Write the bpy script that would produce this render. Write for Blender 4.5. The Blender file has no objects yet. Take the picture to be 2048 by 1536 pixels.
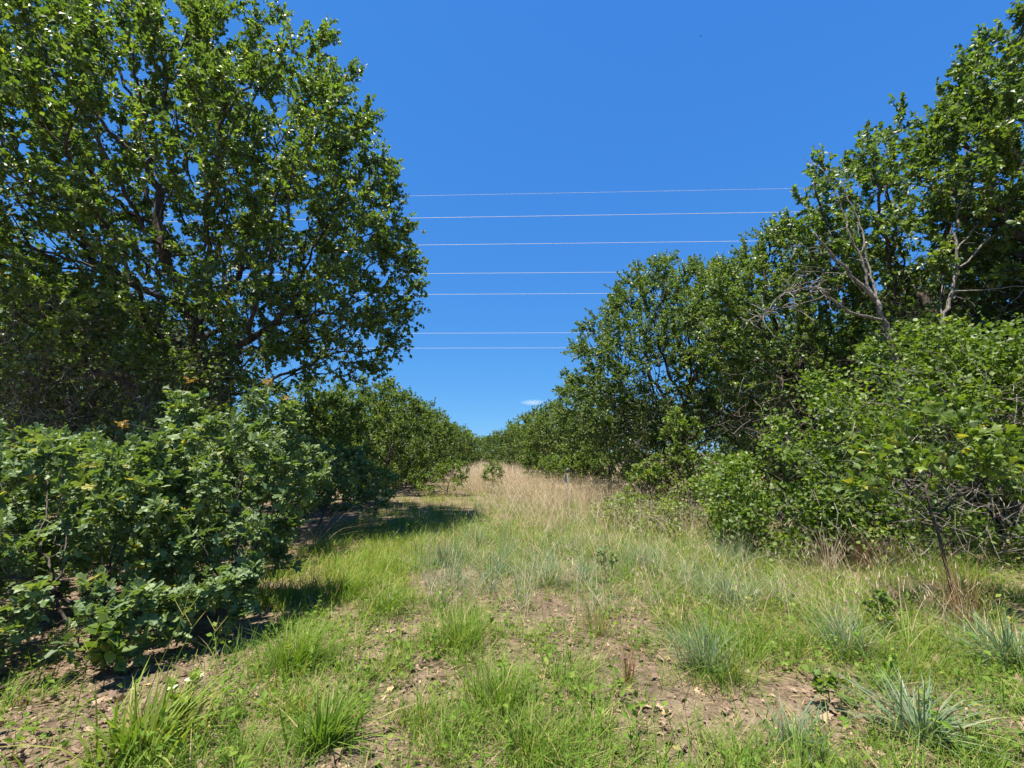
import bpy, math
import numpy as np
from mathutils import Matrix, Vector

# ------------------------------------------------------------------ camera, sky, sun, exposure
sc = bpy.context.scene
COL = sc.collection
CAM_H = 1.6
F_PX = 900.0                       # focal length in pixels of the 2048 px wide photograph
PITCH = math.atan(137.0 / F_PX)
cam = bpy.data.cameras.new("camera")
cam.sensor_width = 36.0
cam.lens = 36.0 * F_PX / 2048.0
cam.clip_start = 0.05
cam.clip_end = 20000.0
cam_ob = bpy.data.objects.new("camera", cam)
COL.objects.link(cam_ob)
cam_ob.location = (0, 0, CAM_H)
cam_ob.rotation_euler = (math.pi / 2 + PITCH, 0, 0)
sc.camera = cam_ob

SUN_ELEV = math.radians(73)
SUN_H = Vector((-0.38, -0.32)).normalized()          # horizontal direction towards the sun
to_sun = Vector((SUN_H.x * math.cos(SUN_ELEV), SUN_H.y * math.cos(SUN_ELEV), math.sin(SUN_ELEV)))
sun = bpy.data.lights.new("sun", 'SUN')
sun.energy = 5.0
sun.angle = math.radians(0.53)
sun.color = (1.0, 0.94, 0.82)
sun_ob = bpy.data.objects.new("sun", sun)
COL.objects.link(sun_ob)
sun_ob.rotation_euler = to_sun.to_track_quat('Z', 'Y').to_euler()
sun_ob.location = (-20, -20, 40)

world = bpy.data.worlds.new("World")
sc.world = world
world.use_nodes = True
wn = world.node_tree
wn.nodes.clear()
sky = wn.nodes.new("ShaderNodeTexSky")
sky.sky_type = 'NISHITA'
sky.sun_disc = False
sky.sun_elevation = SUN_ELEV
sky.sun_rotation = math.atan2(SUN_H.x, SUN_H.y)
sky.altitude = 300
sky.air_density = 0.8
sky.dust_density = 0.0
sky.ozone_density = 2.0
bg = wn.nodes.new("ShaderNodeBackground")
bg.inputs["Strength"].default_value = 0.118
wo = wn.nodes.new("ShaderNodeOutputWorld")
# the phone's tone curve: each channel of the sky is compressed, which flattens the gradient and deepens the blue
sep = wn.nodes.new("ShaderNodeSeparateColor")
com = wn.nodes.new("ShaderNodeCombineColor")
wn.links.new(sky.outputs[0], sep.inputs[0])
for ch, (gain, power) in enumerate(((0.235, 0.74), (0.75, 0.50), (2.1, 0.235))):
    pw = wn.nodes.new("ShaderNodeMath"); pw.operation = 'POWER'; pw.inputs[1].default_value = power
    ml = wn.nodes.new("ShaderNodeMath"); ml.operation = 'MULTIPLY'; ml.inputs[1].default_value = gain
    wn.links.new(sep.outputs[ch], pw.inputs[0]); wn.links.new(pw.outputs[0], ml.inputs[0]); wn.links.new(ml.outputs[0], com.inputs[ch])
wn.links.new(com.outputs[0], bg.inputs["Color"])
wn.links.new(bg.outputs[0], wo.inputs[0])

vs = sc.view_settings
vs.view_transform = 'Standard'
vs.look = 'None'
vs.exposure = 1.3
vs.gamma = 1.0
vs.use_curve_mapping = False
cy = sc.cycles
cy.max_bounces = 6
cy.diffuse_bounces = 2
cy.glossy_bounces = 2
cy.transmission_bounces = 4
cy.volume_bounces = 1
cy.sample_clamp_indirect = 6.0

rng = np.random.default_rng(11)
UP = np.array([0.0, 0.0, 1.0])


# ------------------------------------------------------------------ helpers
def ray(px, py):
    up = (768 - py) / F_PX
    c, s = math.cos(PITCH), math.sin(PITCH)
    return np.array([(px - 1024) / F_PX, c - s * up, s + c * up])


def G(px, py):
    """ground point (x, y) under a photograph pixel on flat ground"""
    d = ray(px, py)
    t = CAM_H / -d[2]
    return d[0] * t, d[1] * t


def gz(x, y):
    """terrain height"""
    x = np.asarray(x, float); y = np.asarray(y, float)
    z = 0.05 * np.sin(x * 0.21 + 1.3) * np.sin(y * 0.17 + 0.4)
    z += 0.022 * np.sin(x * 1.1 + y * 0.6) * np.sin(y * 0.9 - x * 0.35 + 2)
    z += 0.010 * np.sin(x * 2.9 - y * 1.7 + 1) * np.sin(y * 3.3 + x * 0.8)
    far = np.clip((np.hypot(x, y) - 60) / 400, 0, 1)
    return z * (1 - far)


def nrm(a):
    return a / (np.linalg.norm(a, axis=-1, keepdims=True) + 1e-9)


def noise2(x, y, s=1.0, seed=0):
    """smooth cheap noise roughly in 0..1"""
    r = np.random.default_rng(1000 + seed)
    v = np.zeros_like(np.asarray(x, float))
    tot = 0
    for k in range(10):
        a = r.uniform(0, 2 * math.pi); f = s * r.uniform(0.6, 2.2); ph = r.uniform(0, 6.28)
        w = 1 / (0.5 + f / s)
        v += w * np.sin((x * math.cos(a) + y * math.sin(a)) * f + ph); tot += w
    return 0.5 + 0.9 * v / tot


class Acc:
    """collects triangles and quads; build() links them as one mesh object"""
    def __init__(self):
        self.v, self.t, self.q, self.c, self.n = [], [], [], [], 0

    def add(self, v, tris=None, quads=None, tint=0.5):
        v = np.asarray(v, np.float32).reshape(-1, 3)
        if tris is not None and len(tris): self.t.append(np.asarray(tris, np.int32).reshape(-1, 3) + self.n)
        if quads is not None and len(quads): self.q.append(np.asarray(quads, np.int32).reshape(-1, 4) + self.n)
        t = np.asarray(tint, np.float32)
        self.c.append(np.full(len(v), float(t), np.float32) if t.ndim == 0 else t.reshape(-1))
        self.v.append(v); self.n += len(v)

    def mesh(self, name, mat, smooth=False):
        me = bpy.data.meshes.new(name)
        V = np.concatenate(self.v) if self.v else np.zeros((0, 3), np.float32)
        T = np.concatenate(self.t) if self.t else np.zeros((0, 3), np.int32)
        Q = np.concatenate(self.q) if self.q else np.zeros((0, 4), np.int32)
        me.vertices.add(len(V)); me.vertices.foreach_set("co", V.ravel())
        me.loops.add(T.size + Q.size)
        me.loops.foreach_set("vertex_index", np.concatenate([T.ravel(), Q.ravel()]))
        me.polygons.add(len(T) + len(Q))
        st = np.concatenate([np.arange(len(T)) * 3, T.size + np.arange(len(Q)) * 4]).astype(np.int32)
        me.polygons.foreach_set("loop_start", st)
        me.polygons.foreach_set("use_smooth", np.full(len(T) + len(Q), smooth))
        me.update(calc_edges=True)
        a = me.attributes.new("tint", 'FLOAT', 'POINT')
        a.data.foreach_set("value", np.concatenate(self.c) if self.c else np.zeros(0, np.float32))
        me.materials.append(mat)
        return me

    def build(self, name, mat, parent=None, smooth=False, kind=None):
        o = bpy.data.objects.new(name, self.mesh(name, mat, smooth))
        COL.objects.link(o)
        if parent is not None: o.parent = parent
        if kind: o["kind"] = kind
        return o


def tag(o, label=None, cat=None, group=None, kind=None):
    if label: o["label"] = label
    if cat: o["category"] = cat
    if group: o["group"] = group
    if kind: o["kind"] = kind
    return o


def thing(name, label, cat, loc=(0, 0, 0), group=None):
    o = bpy.data.objects.new(name, None)
    o.empty_display_size = 0.2
    COL.objects.link(o)
    o.location = loc
    return tag(o, label, cat, group)


def tubes(acc, P, R, sides, tint=0.5, cap=False):
    """P (N,k,3) polylines, R (N,k) radii"""
    N, k, _ = P.shape
    T = np.empty_like(P)
    T[:, 1:-1] = P[:, 2:] - P[:, :-2]; T[:, 0] = P[:, 1] - P[:, 0]; T[:, -1] = P[:, -1] - P[:, -2]
    T = nrm(T)
    D = nrm(P[:, -1] - P[:, 0])
    ref = np.where(np.abs(D[:, 2:3]) > 0.8, np.array([[1.0, 0.15, 0]]), np.array([[0.1, 0.05, 1.0]]))
    U = nrm(np.cross(T, ref[:, None, :])); W = np.cross(T, U)
    a = np.arange(sides) * 2 * math.pi / sides
    ring = U[:, :, None] * np.cos(a)[None, None, :, None] + W[:, :, None] * np.sin(a)[None, None, :, None]
    V = P[:, :, None] + ring * R[:, :, None, None]
    idx = np.arange(N * k * sides).reshape(N, k, sides)
    A = idx[:, :-1]; B = idx[:, 1:]
    q = np.stack([A, np.roll(A, -1, 2), np.roll(B, -1, 2), B], -1).reshape(-1, 4)
    tt = np.repeat(np.broadcast_to(np.asarray(tint, np.float32), (N,)), k * sides)
    acc.add(V, quads=q, tint=tt)
    if cap:
        ends = idx[:, -1]
        for n in range(N):
            tr = [[ends[n, 0], ends[n, i], ends[n, i + 1]] for i in range(1, sides - 1)]
            acc.t.append(np.asarray(tr, np.int32) + (acc.n - N * k * sides))


# ------------------------------------------------------------------ leaf templates (x width, y length, z up; unit length)
def tmpl_small():
    v = [(0, 0, 0), (-.33, .5, .10), (0, 1, -.05), (.33, .5, .10)]
    return np.array(v), np.array([(0, 2, 1), (0, 3, 2)])


def tmpl_mid():
    # three broad lobes at the end, wedge shaped base
    v = [(0, 0, 0), (-.12, .35, .05), (-.40, .80, .02), (-.16, .78, .07), (0, 1.05, -.04), (.16, .78, .07), (.40, .80, .02), (.12, .35, .05)]
    t = [(0, 7, 1), (1, 7, 5), (1, 5, 3), (1, 3, 2), (3, 5, 4), (5, 7, 6)]
    return np.array(v), np.array(t)


def tmpl_three():
    v = [(0, 0, 0), (-.40, .80, .03), (-.13, .70, .08), (0, 1.05, -.05), (.13, .70, .08), (.40, .80, .03)]
    return np.array(v), np.array([(0, 2, 1), (0, 4, 2), (2, 4, 3), (0, 5, 4)])


def tmpl_lobed():
    # post oak: rounded lobes, cross shaped
    half = [(.03, 0, 0), (.09, .20, .02), (.20, .30, .05), (.10, .40, .03), (.17, .50, .04), (.40, .56, .02), (.42, .68, .0),
            (.17, .72, .04), (.24, .86, .01), (.13, .97, -.02)]
    v = [(0, 0, -.01), (0, .25, -.02), (0, .5, -.02), (0, .75, -.03), (0, 1.02, -.08)]
    n0 = len(v)
    for x, y, z in half: v.append((x, y, z))
    for x, y, z in half: v.append((-x, y, z))
    t = []
    mid = [0, 1, 1, 1, 2, 2, 3, 3, 3, 4]
    for s, off in ((1, n0), (-1, n0 + len(half))):
        for i in range(len(half) - 1):
            a, b = off + i, off + i + 1
            f = [(mid[i], a, b)]
            if mid[i + 1] != mid[i]: f.append((mid[i], b, mid[i + 1]))
            for w in f: t.append(w if s > 0 else w[::-1])
    return np.array(v), np.array(t)


def tmpl_lobed_light():
    v = [(0, 0, 0), (0, .45, -.02), (0, 1.02, -.07),
         (.12, .28, .05), (.10, .42, .03), (.42, .60, .02), (.16, .72, .04), (.18, .93, -.01),
         (-.12, .28, .05), (-.10, .42, .03), (-.42, .60, .02), (-.16, .72, .04), (-.18, .93, -.01)]
    t = []
    for o, s in ((3, 1), (8, -1)):
        for f in ((0, o, 1), (o, o + 1, 1), (1, o + 1, o + 3), (o + 1, o + 2, o + 3), (1, o + 3, 2), (o + 3, o + 4, 2)):
            t.append(f if s > 0 else f[::-1])
    return np.array(v), np.array(t)


def tmpl_round():
    v = [(0, 0, 0), (-.34, .22, .06), (-.40, .58, .04), (0, 1, -.06), (.40, .58, .04), (.34, .22, .06)]
    return np.array(v), np.array([(0, 3, 2), (0, 2, 1), (0, 4, 3), (0, 5, 4)])


L_SMALL, L_MID, L_LOBED, L_ROUND, L_THREE, L_LIGHT = tmpl_small(), tmpl_mid(), tmpl_lobed(), tmpl_round(), tmpl_three(), tmpl_lobed_light()


def leaf_frames(D, Nn):
    Y = nrm(D)
    Z = nrm(Nn - (Nn * Y).sum(-1, keepdims=True) * Y)
    X = np.cross(Y, Z)
    return X, Y, Z


def put_leaves(acc, tm, pos, D, Nn, size, tint, r, curl=0.25):
    V, T = tm
    X, Y, Z = leaf_frames(D, Nn)
    N = len(pos)
    cz = r.normal(0, curl, N)
    loc = V[None] * size[:, None, None]
    z = loc[..., 2] * (1 + 0) + cz[:, None] * size[:, None] * (V[None, :, 1] ** 2) * 0.6
    wx = r.uniform(.8, 1.15, N)
    W = pos[:, None] + (loc[..., 0] * wx[:, None])[..., None] * X[:, None] + loc[..., 1:2] * Y[:, None] + z[..., None] * Z[:, None]
    idx = (np.arange(N) * len(V))[:, None, None] + T[None]
    acc.add(W, tris=idx, tint=np.repeat(tint, len(V)))


# ------------------------------------------------------------------ materials
def new_mat(name):
    m = bpy.data.materials.new(name)
    m.use_nodes = True
    m.node_tree.nodes.clear()
    return m, m.node_tree.nodes, m.node_tree.links


def ramp(nodes, stops):
    r = nodes.new("ShaderNodeValToRGB")
    e = r.color_ramp.elements
    while len(e) < len(stops): e.new(0.5)
    for i, (p, c) in enumerate(stops):
        e[i].position = p; e[i].color = (*c, 1)
    return r


def leaf_mat(name, stops, trans=0.32, rough=0.42, spec=0.5, tgain=(1.5, 1.7, 0.6)):
    m, n, l = new_mat(name)
    at = n.new("ShaderNodeAttribute"); at.attribute_name = "tint"
    rp = ramp(n, stops)
    l.new(at.outputs["Fac"], rp.inputs[0])
    p = n.new("ShaderNodeBsdfPrincipled")
    p.inputs["Roughness"].default_value = rough
    p.inputs["Specular IOR Level"].default_value = spec
    l.new(rp.outputs[0], p.inputs["Base Color"])
    tr = n.new("ShaderNodeBsdfTranslucent")
    mu = n.new("ShaderNodeMix"); mu.data_type = 'RGBA'; mu.blend_type = 'MULTIPLY'
    mu.inputs[0].default_value = 1.0
    mu.inputs[7].default_value = (*tgain, 1)
    l.new(rp.outputs[0], mu.inputs[6])
    l.new(mu.outputs[2], tr.inputs["Color"])
    mx = n.new("ShaderNodeMixShader"); mx.inputs[0].default_value = trans
    l.new(p.outputs[0], mx.inputs[1]); l.new(tr.outputs[0], mx.inputs[2])
    o = n.new("ShaderNodeOutputMaterial"); l.new(mx.outputs[0], o.inputs[0])
    return m


def bark_mat(name, c1, c2, scale=14, bump=0.6):
    m, n, l = new_mat(name)
    tc = n.new("ShaderNodeTexCoord")
    mp = n.new("ShaderNodeMapping"); mp.inputs["Scale"].default_value = (1, 1, 0.35)
    l.new(tc.outputs["Object"], mp.inputs[0])
    ns = n.new("ShaderNodeTexNoise"); ns.inputs["Scale"].default_value = scale; ns.inputs["Detail"].default_value = 6
    vo = n.new("ShaderNodeTexVoronoi"); vo.inputs["Scale"].default_value = scale * 1.6
    l.new(mp.outputs[0], ns.inputs["Vector"]); l.new(mp.outputs[0], vo.inputs["Vector"])
    at = n.new("ShaderNodeAttribute"); at.attribute_name = "tint"
    ad = n.new("ShaderNodeMath"); ad.operation = 'MULTIPLY_ADD'; ad.inputs[1].default_value = 0.5
    l.new(at.outputs["Fac"], ad.inputs[0]); l.new(ns.outputs[0], ad.inputs[2])
    sb = n.new("ShaderNodeMath"); sb.operation = 'SUBTRACT'; sb.inputs[1].default_value = 0.25
    l.new(ad.outputs[0], sb.inputs[0])
    rp = ramp(n, [(0.3, c1), (0.7, c2)])
    l.new(sb.outputs[0], rp.inputs[0])
    p = n.new("ShaderNodeBsdfPrincipled"); p.inputs["Roughness"].default_value = 0.9
    p.inputs["Specular IOR Level"].default_value = 0.2
    l.new(rp.outputs[0], p.inputs["Base Color"])
    bm = n.new("ShaderNodeBump"); bm.inputs["Strength"].default_value = bump; bm.inputs["Distance"].default_value = 0.03
    l.new(vo.outputs["Distance"], bm.inputs["Height"]); l.new(bm.outputs[0], p.inputs["Normal"])
    o = n.new("ShaderNodeOutputMaterial"); l.new(p.outputs[0], o.inputs[0])
    return m


def soil_mat():
    m, n, l = new_mat("sandy_soil")
    tc = n.new("ShaderNodeTexCoord")
    def nz(s, d=8, rgh=.6):
        x = n.new("ShaderNodeTexNoise"); x.inputs["Scale"].default_value = s; x.inputs["Detail"].default_value = d
        x.inputs["Roughness"].default_value = rgh; l.new(tc.outputs["Object"], x.inputs["Vector"]); return x
    a, b, c = nz(0.9, 6), nz(7.0, 8, .7), nz(60, 4, .7)
    r1 = ramp(n, [(0.34, (0.115, 0.085, 0.060)), (0.5, (0.205, 0.150, 0.100)), (0.70, (0.34, 0.255, 0.17))])
    r2 = ramp(n, [(0.38, (0.05, 0.037, 0.028)), (0.52, (0.17, 0.128, 0.092)), (0.7, (0.31, 0.24, 0.17))])
    l.new(a.outputs[0], r1.inputs[0]); l.new(b.outputs[0], r2.inputs[0])
    mx = n.new("ShaderNodeMix"); mx.data_type = 'RGBA'; mx.inputs[0].default_value = 0.55
    l.new(r1.outputs[0], mx.inputs[6]); l.new(r2.outputs[0], mx.inputs[7])
    r3 = ramp(n, [(0.33, (0.45, 0.42, 0.40)), (0.62, (1.1, 1.08, 1.05))])
    l.new(c.outputs[0], r3.inputs[0])
    mu = n.new("ShaderNodeMix"); mu.data_type = 'RGBA'; mu.blend_type = 'MULTIPLY'; mu.inputs[0].default_value = 0.8
    l.new(mx.outputs[2], mu.inputs[6]); l.new(r3.outputs[0], mu.inputs[7])
    p = n.new("ShaderNodeBsdfPrincipled"); p.inputs["Roughness"].default_value = 0.95
    p.inputs["Specular IOR Level"].default_value = 0.15
    l.new(mu.outputs[2], p.inputs["Base Color"])
    b1 = n.new("ShaderNodeBump"); b1.inputs["Strength"].default_value = 0.9; b1.inputs["Distance"].default_value = 0.03
    b2 = n.new("ShaderNodeBump"); b2.inputs["Strength"].default_value = 0.8; b2.inputs["Distance"].default_value = 0.008
    l.new(b.outputs[0], b1.inputs["Height"]); l.new(c.outputs[0], b2.inputs["Height"])
    l.new(b1.outputs[0], b2.inputs["Normal"]); l.new(b2.outputs[0], p.inputs["Normal"])
    o = n.new("ShaderNodeOutputMaterial"); l.new(p.outputs[0], o.inputs[0])
    return m


def plain_mat(name, col, rough=0.5, metal=0.0, nscale=20, var=0.25):
    m, n, l = new_mat(name)
    tc = n.new("ShaderNodeTexCoord")
    ns = n.new("ShaderNodeTexNoise"); ns.inputs["Scale"].default_value = nscale
    l.new(tc.outputs["Object"], ns.inputs["Vector"])
    rp = ramp(n, [(0.3, tuple(c * (1 - var) for c in col)), (0.7, tuple(min(1, c * (1 + var)) for c in col))])
    l.new(ns.outputs[0], rp.inputs[0])
    p = n.new("ShaderNodeBsdfPrincipled"); p.inputs["Roughness"].default_value = rough; p.inputs["Metallic"].default_value = metal
    l.new(rp.outputs[0], p.inputs["Base Color"])
    o = n.new("ShaderNodeOutputMaterial"); l.new(p.outputs[0], o.inputs[0])
    return m


M = {}
M['soil'] = soil_mat()
M['bark'] = bark_mat("oak_bark", (0.035, 0.028, 0.022), (0.13, 0.11, 0.09))
M['dead'] = bark_mat("weathered_dead_wood", (0.06, 0.052, 0.044), (0.25, 0.225, 0.195), scale=22, bump=0.5)
M['twig'] = bark_mat("dry_twigs", (0.045, 0.036, 0.028), (0.23, 0.195, 0.16), scale=30, bump=0.1)
M['oak'] = leaf_mat("oak_leaves", [(0, (0.040, 0.068, 0.018)), (0.45, (0.098, 0.150, 0.036)), (0.8, (0.160, 0.210, 0.050)), (1, (0.27, 0.26, 0.06))], rough=0.46, spec=0.7, trans=0.40, tgain=(1.6, 1.8, .5))
M['oakfar'] = leaf_mat("tree_line_leaves", [(0, (0.038, 0.066, 0.016)), (0.45, (0.092, 0.145, 0.030)), (0.8, (0.150, 0.200, 0.044)), (1, (0.27, 0.26, 0.07))], rough=0.5, spec=0.5, trans=0.40, tgain=(1.7, 1.75, .5))
M['shrub'] = leaf_mat("post_oak_shrub_leaves", [(0, (0.055, 0.092, 0.034)), (0.5, (0.120, 0.185, 0.066)), (0.85, (0.200, 0.260, 0.078)), (1, (0.34, 0.31, 0.07))], rough=0.55, spec=0.5, trans=0.32, tgain=(1.6, 1.65, .5))
M['amber'] = leaf_mat("amber_young_leaves", [(0, (0.17, 0.15, 0.025)), (0.5, (0.27, 0.18, 0.03)), (1, (0.32, 0.17, 0.06))], rough=0.5, tgain=(1.2, 1.1, .7))
M['vine'] = leaf_mat("vine_leaves", [(0, (0.040, 0.072, 0.014)), (0.5, (0.112, 0.178, 0.028)), (0.85, (0.175, 0.235, 0.038)), (1, (0.31, 0.28, 0.06))], rough=0.5, spec=0.5, trans=0.42, tgain=(1.6, 1.65, .5))
M['grass'] = leaf_mat("green_grass", [(0, (0.080, 0.150, 0.020)), (0.4, (0.145, 0.240, 0.032)), (0.7, (0.23, 0.29, 0.055)), (0.88, (0.34, 0.31, 0.10)), (1, (0.46, 0.37, 0.21))], rough=0.65, spec=0.2, trans=0.42, tgain=(1.3, 1.35, .5))
M['blue'] = leaf_mat("blue_green_bunchgrass", [(0, (0.090, 0.150, 0.085)), (0.5, (0.155, 0.232, 0.135)), (0.85, (0.25, 0.29, 0.16)), (1, (0.43, 0.36, 0.22))], rough=0.65, spec=0.2, trans=0.38, tgain=(1.2, 1.2, .6))
M['straw'] = leaf_mat("dry_straw_grass", [(0, (0.27, 0.19, 0.11)), (0.5, (0.46, 0.37, 0.245)), (1, (0.64, 0.55, 0.40))], rough=0.65, spec=0.2, trans=0.34, tgain=(1.1, 1.0, .8))
M['rust'] = leaf_mat("rusty_bluestem", [(0, (0.16, 0.075, 0.03)), (0.6, (0.29, 0.155, 0.07)), (1, (0.40, 0.27, 0.14))], rough=0.6, spec=0.25, trans=0.3, tgain=(1.1, 1.0, .8))
M['litter'] = leaf_mat("dry_leaf_litter", [(0, (0.09, 0.058, 0.04)), (0.45, (0.24, 0.165, 0.115)), (0.8, (0.40, 0.29, 0.20)), (1, (0.52, 0.34, 0.18))], rough=0.7, spec=0.2, trans=0.15, tgain=(1.1, 1.0, .8))
M['white_petal'] = leaf_mat("white_petals", [(0, (0.6, 0.66, 0.45)), (1, (0.78, 0.8, 0.66))], rough=0.5)
M['wire'] = plain_mat("aluminium_conductor", (0.78, 0.72, 0.58), 0.55, 0.0, 2.0, 0.08)
M['steel'] = plain_mat("galvanised_steel", (0.12, 0.125, 0.135), 0.6, 0.2, 30, 0.3)
M['bird'] = plain_mat("dark_plumage", (0.02, 0.02, 0.025), 0.7, 0, 8, 0.3)

# ------------------------------------------------------------------ ground
def make_ground():
    n = 140
    u = np.linspace(-1, 1, n)
    x = 2.2 * np.sinh(u * 7.2)
    y = x + 5.0
    X, Y = np.meshgrid(x, y, indexing='ij')
    V = np.stack([X, Y, gz(X, Y)], -1).reshape(-1, 3)
    i = np.arange(n * n).reshape(n, n)
    q = np.stack([i[:-1, :-1], i[1:, :-1], i[1:, 1:], i[:-1, 1:]], -1).reshape(-1, 4)
    a = Acc(); a.add(V, quads=q)
    o = a.build("ground", M['soil'], smooth=True, kind="structure")
    o["label"] = "sandy tan soil of the clearing floor"


make_ground()


# ------------------------------------------------------------------ tree growth (space colonisation)
def sample_blobs(r, blobs, n, shell=0.0):
    """points in a union of ellipsoids (cx,cy,cz,rx,ry,rz); shell 0..1 pushes them outwards"""
    b = np.array([k[:6] for k in blobs], float)
    w = b[:, 3] * b[:, 4] * b[:, 5]; w = w / w.sum()
    k = r.choice(len(b), n, p=w)
    d = nrm(r.normal(size=(n, 3)))
    rad = r.uniform(0, 1, n) ** (1 / 3)
    rad = rad * (1 - shell) + shell * (rad ** 0.35)
    return b[k, :3] + d * rad[:, None] * b[k, 3:]


def grow(r, attr, trunk, step, dk, iters=90, wig=0.25, bias=(0, 0, 0.05), di=1e9):
    P = [np.array(p, float) for p in trunk]
    par = [-1] + list(range(len(P) - 1))
    kids = [1] * (len(P) - 1) + [0]
    A = attr.copy()
    nodes = np.array(P)
    d = np.linalg.norm(A[:, None] - nodes[None], axis=2)
    nn = d.argmin(1); nd = d.min(1)
    bias = np.array(bias)
    for it in range(iters):
        if len(A) == 0: break
        act = nd < di
        if not act.any(): break
        pos = np.array(P)
        vec = nrm(A[act] - pos[nn[act]])
        acc = np.zeros_like(pos); np.add.at(acc, nn[act], vec)
        cnt = np.bincount(nn[act], minlength=len(P))
        g = np.nonzero(cnt)[0]
        g = g[[kids[i] < 3 for i in g]]
        if len(g) == 0: break
        dv = nrm(nrm(acc[g]) + r.normal(0, wig, (len(g), 3)) + bias)
        new = pos[g] + dv * step
        n0 = len(P)
        for j, i in enumerate(g):
            P.append(new[j]); par.append(int(i)); kids[i] += 1; kids.append(0)
        dd = np.linalg.norm(A[:, None] - new[None], axis=2)
        m = dd.min(1); am = dd.argmin(1)
        better = m < nd
        nd = np.where(better, m, nd); nn = np.where(better, n0 + am, nn)
        # nodes that cannot branch any more let go of their attractors
        full = np.array([kids[i] >= 3 for i in nn])
        keep = (nd > dk) & ~full
        A, nn, nd = A[keep], nn[keep], nd[keep]
    return np.array(P), np.array(par)


def radii(P, par, tip, expo=2.3, rmax=None):
    n = len(P)
    acc = np.zeros(n)
    r = np.zeros(n); sub = np.ones(n)
    for i in range(n - 1, -1, -1):
        r[i] = max(tip, acc[i] ** (1 / expo)) if acc[i] > 0 else tip
        if par[i] >= 0:
            acc[par[i]] += r[i] ** expo; sub[par[i]] += sub[i]
    if rmax: 
        s = rmax / r[0]
        r = tip + (r - tip) * (rmax - tip) / max(1e-6, (r[0] - tip))
    return r, sub


def chains(P, par, R):
    n = len(P)
    ch = [[] for _ in range(n)]
    for i in range(1, n): ch[par[i]].append(i)
    out = []
    stack = [(0, None)]
    while stack:
        s, p0 = stack.pop()
        c = [] if p0 is None else [p0]
        i = s
        while True:
            c.append(i)
            k = ch[i]
            if not k: break
            k = sorted(k, key=lambda j: -R[j])
            for j in k[1:]: stack.append((j, i))
            i = k[0]
        if len(c) > 1: out.append(c)
    return out


def limb_mesh(P, par, R, lo, hi, tint=0.4, seed=0):
    """tubes of all chains whose thickest own radius is in [lo, hi)"""
    acc = Acc()
    groups = {}
    for c in chains(P, par, R):
        own = R[c[1]] if par[c[0]] >= 0 else R[c[0]]
        if not (lo <= own < hi): continue
        pts = P[c]; rr = R[c].copy()
        if par[c[0]] >= 0 or c[0] != 0: rr[0] = rr[1]
        rr[-1] *= 0.5
        s = 9 if own > .09 else 6 if own > .03 else 4 if own > .012 else 3
        groups.setdefault((len(c), s), []).append((pts, rr))
    rg = np.random.default_rng(seed)
    for (k, s), L in groups.items():
        tubes(acc, np.array([a for a, _ in L]), np.array([b for _, b in L]), s, np.clip(rg.normal(tint, .15, len(L)), 0, 1))
    return acc


def twig_clusters(r, P, sel, centre, per, length, rad, up=0.35, out=0.8):
    """short straight twigs from chosen nodes"""
    base = np.repeat(P[sel], per, axis=0)
    n = len(base)
    o = nrm(base - centre)
    d = nrm(o * out + r.normal(0, .75, (n, 3)) + np.array([0, 0, up]))
    L = r.uniform(.5, 1.15, n) * length
    tip = base + d * L[:, None]
    mid = (base + tip) / 2
    return base, mid, tip


def leaves_on_twigs(r, base, mid, tip, per, size, updir=0.9, rnd=0.8, droop=0.0, spread=1.0):
    n = len(base)
    k = per
    u = 1 - r.uniform(0, 1, (n, k)) ** 1.25 * 0.92          # concentrated at the tip
    seg = np.where(u[..., None] < .5, base[:, None] + (mid - base)[:, None] * (u[..., None] * 2),
                   mid[:, None] + (tip - mid)[:, None] * (u[..., None] * 2 - 1))
    td = nrm(tip - base)
    D = nrm(td[:, None] * 0.7 + r.normal(0, .8 * spread, (n, k, 3)) + np.array([0, 0, -droop]))
    Nn = nrm(np.array([0, 0, updir]) + td[:, None] * .25 + r.normal(0, rnd, (n, k, 3)))
    s = r.uniform(.55, 1.25, (n, k)) * size
    tw = r.normal(0, .11, n)
    t = np.clip(.45 + tw[:, None] + r.normal(0, .16, (n, k)), 0, .94)
    t = np.where(r.uniform(size=(n, k)) < .012, 1.0, t)
    return seg.reshape(-1, 3), D.reshape(-1, 3), Nn.reshape(-1, 3), s.ravel(), t.ravel()


def tangle(r, acc, pts, length, rad, k=4, dirbias=(0, 0, 0.15), kink=0.45, tint=(0.2, .9)):
    """crooked bare twigs starting at pts"""
    n = len(pts)
    d = nrm(r.normal(size=(n, 3)) + np.array(dirbias))
    L = r.uniform(.45, 1.2, n) * length / (k - 1)
    Q = np.empty((n, k, 3)); Q[:, 0] = pts
    for j in range(1, k):
        d = nrm(d + r.normal(0, kink, (n, 3)))
        Q[:, j] = Q[:, j - 1] + d * L[:, None]
    Q[..., 2] = np.maximum(Q[..., 2], .02)
    R = (r.uniform(.5, 1.2, n) * rad)[:, None] * np.linspace(1, .3, k)[None]
    tubes(acc, Q, R, 3, r.uniform(tint[0], tint[1], n))


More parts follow.
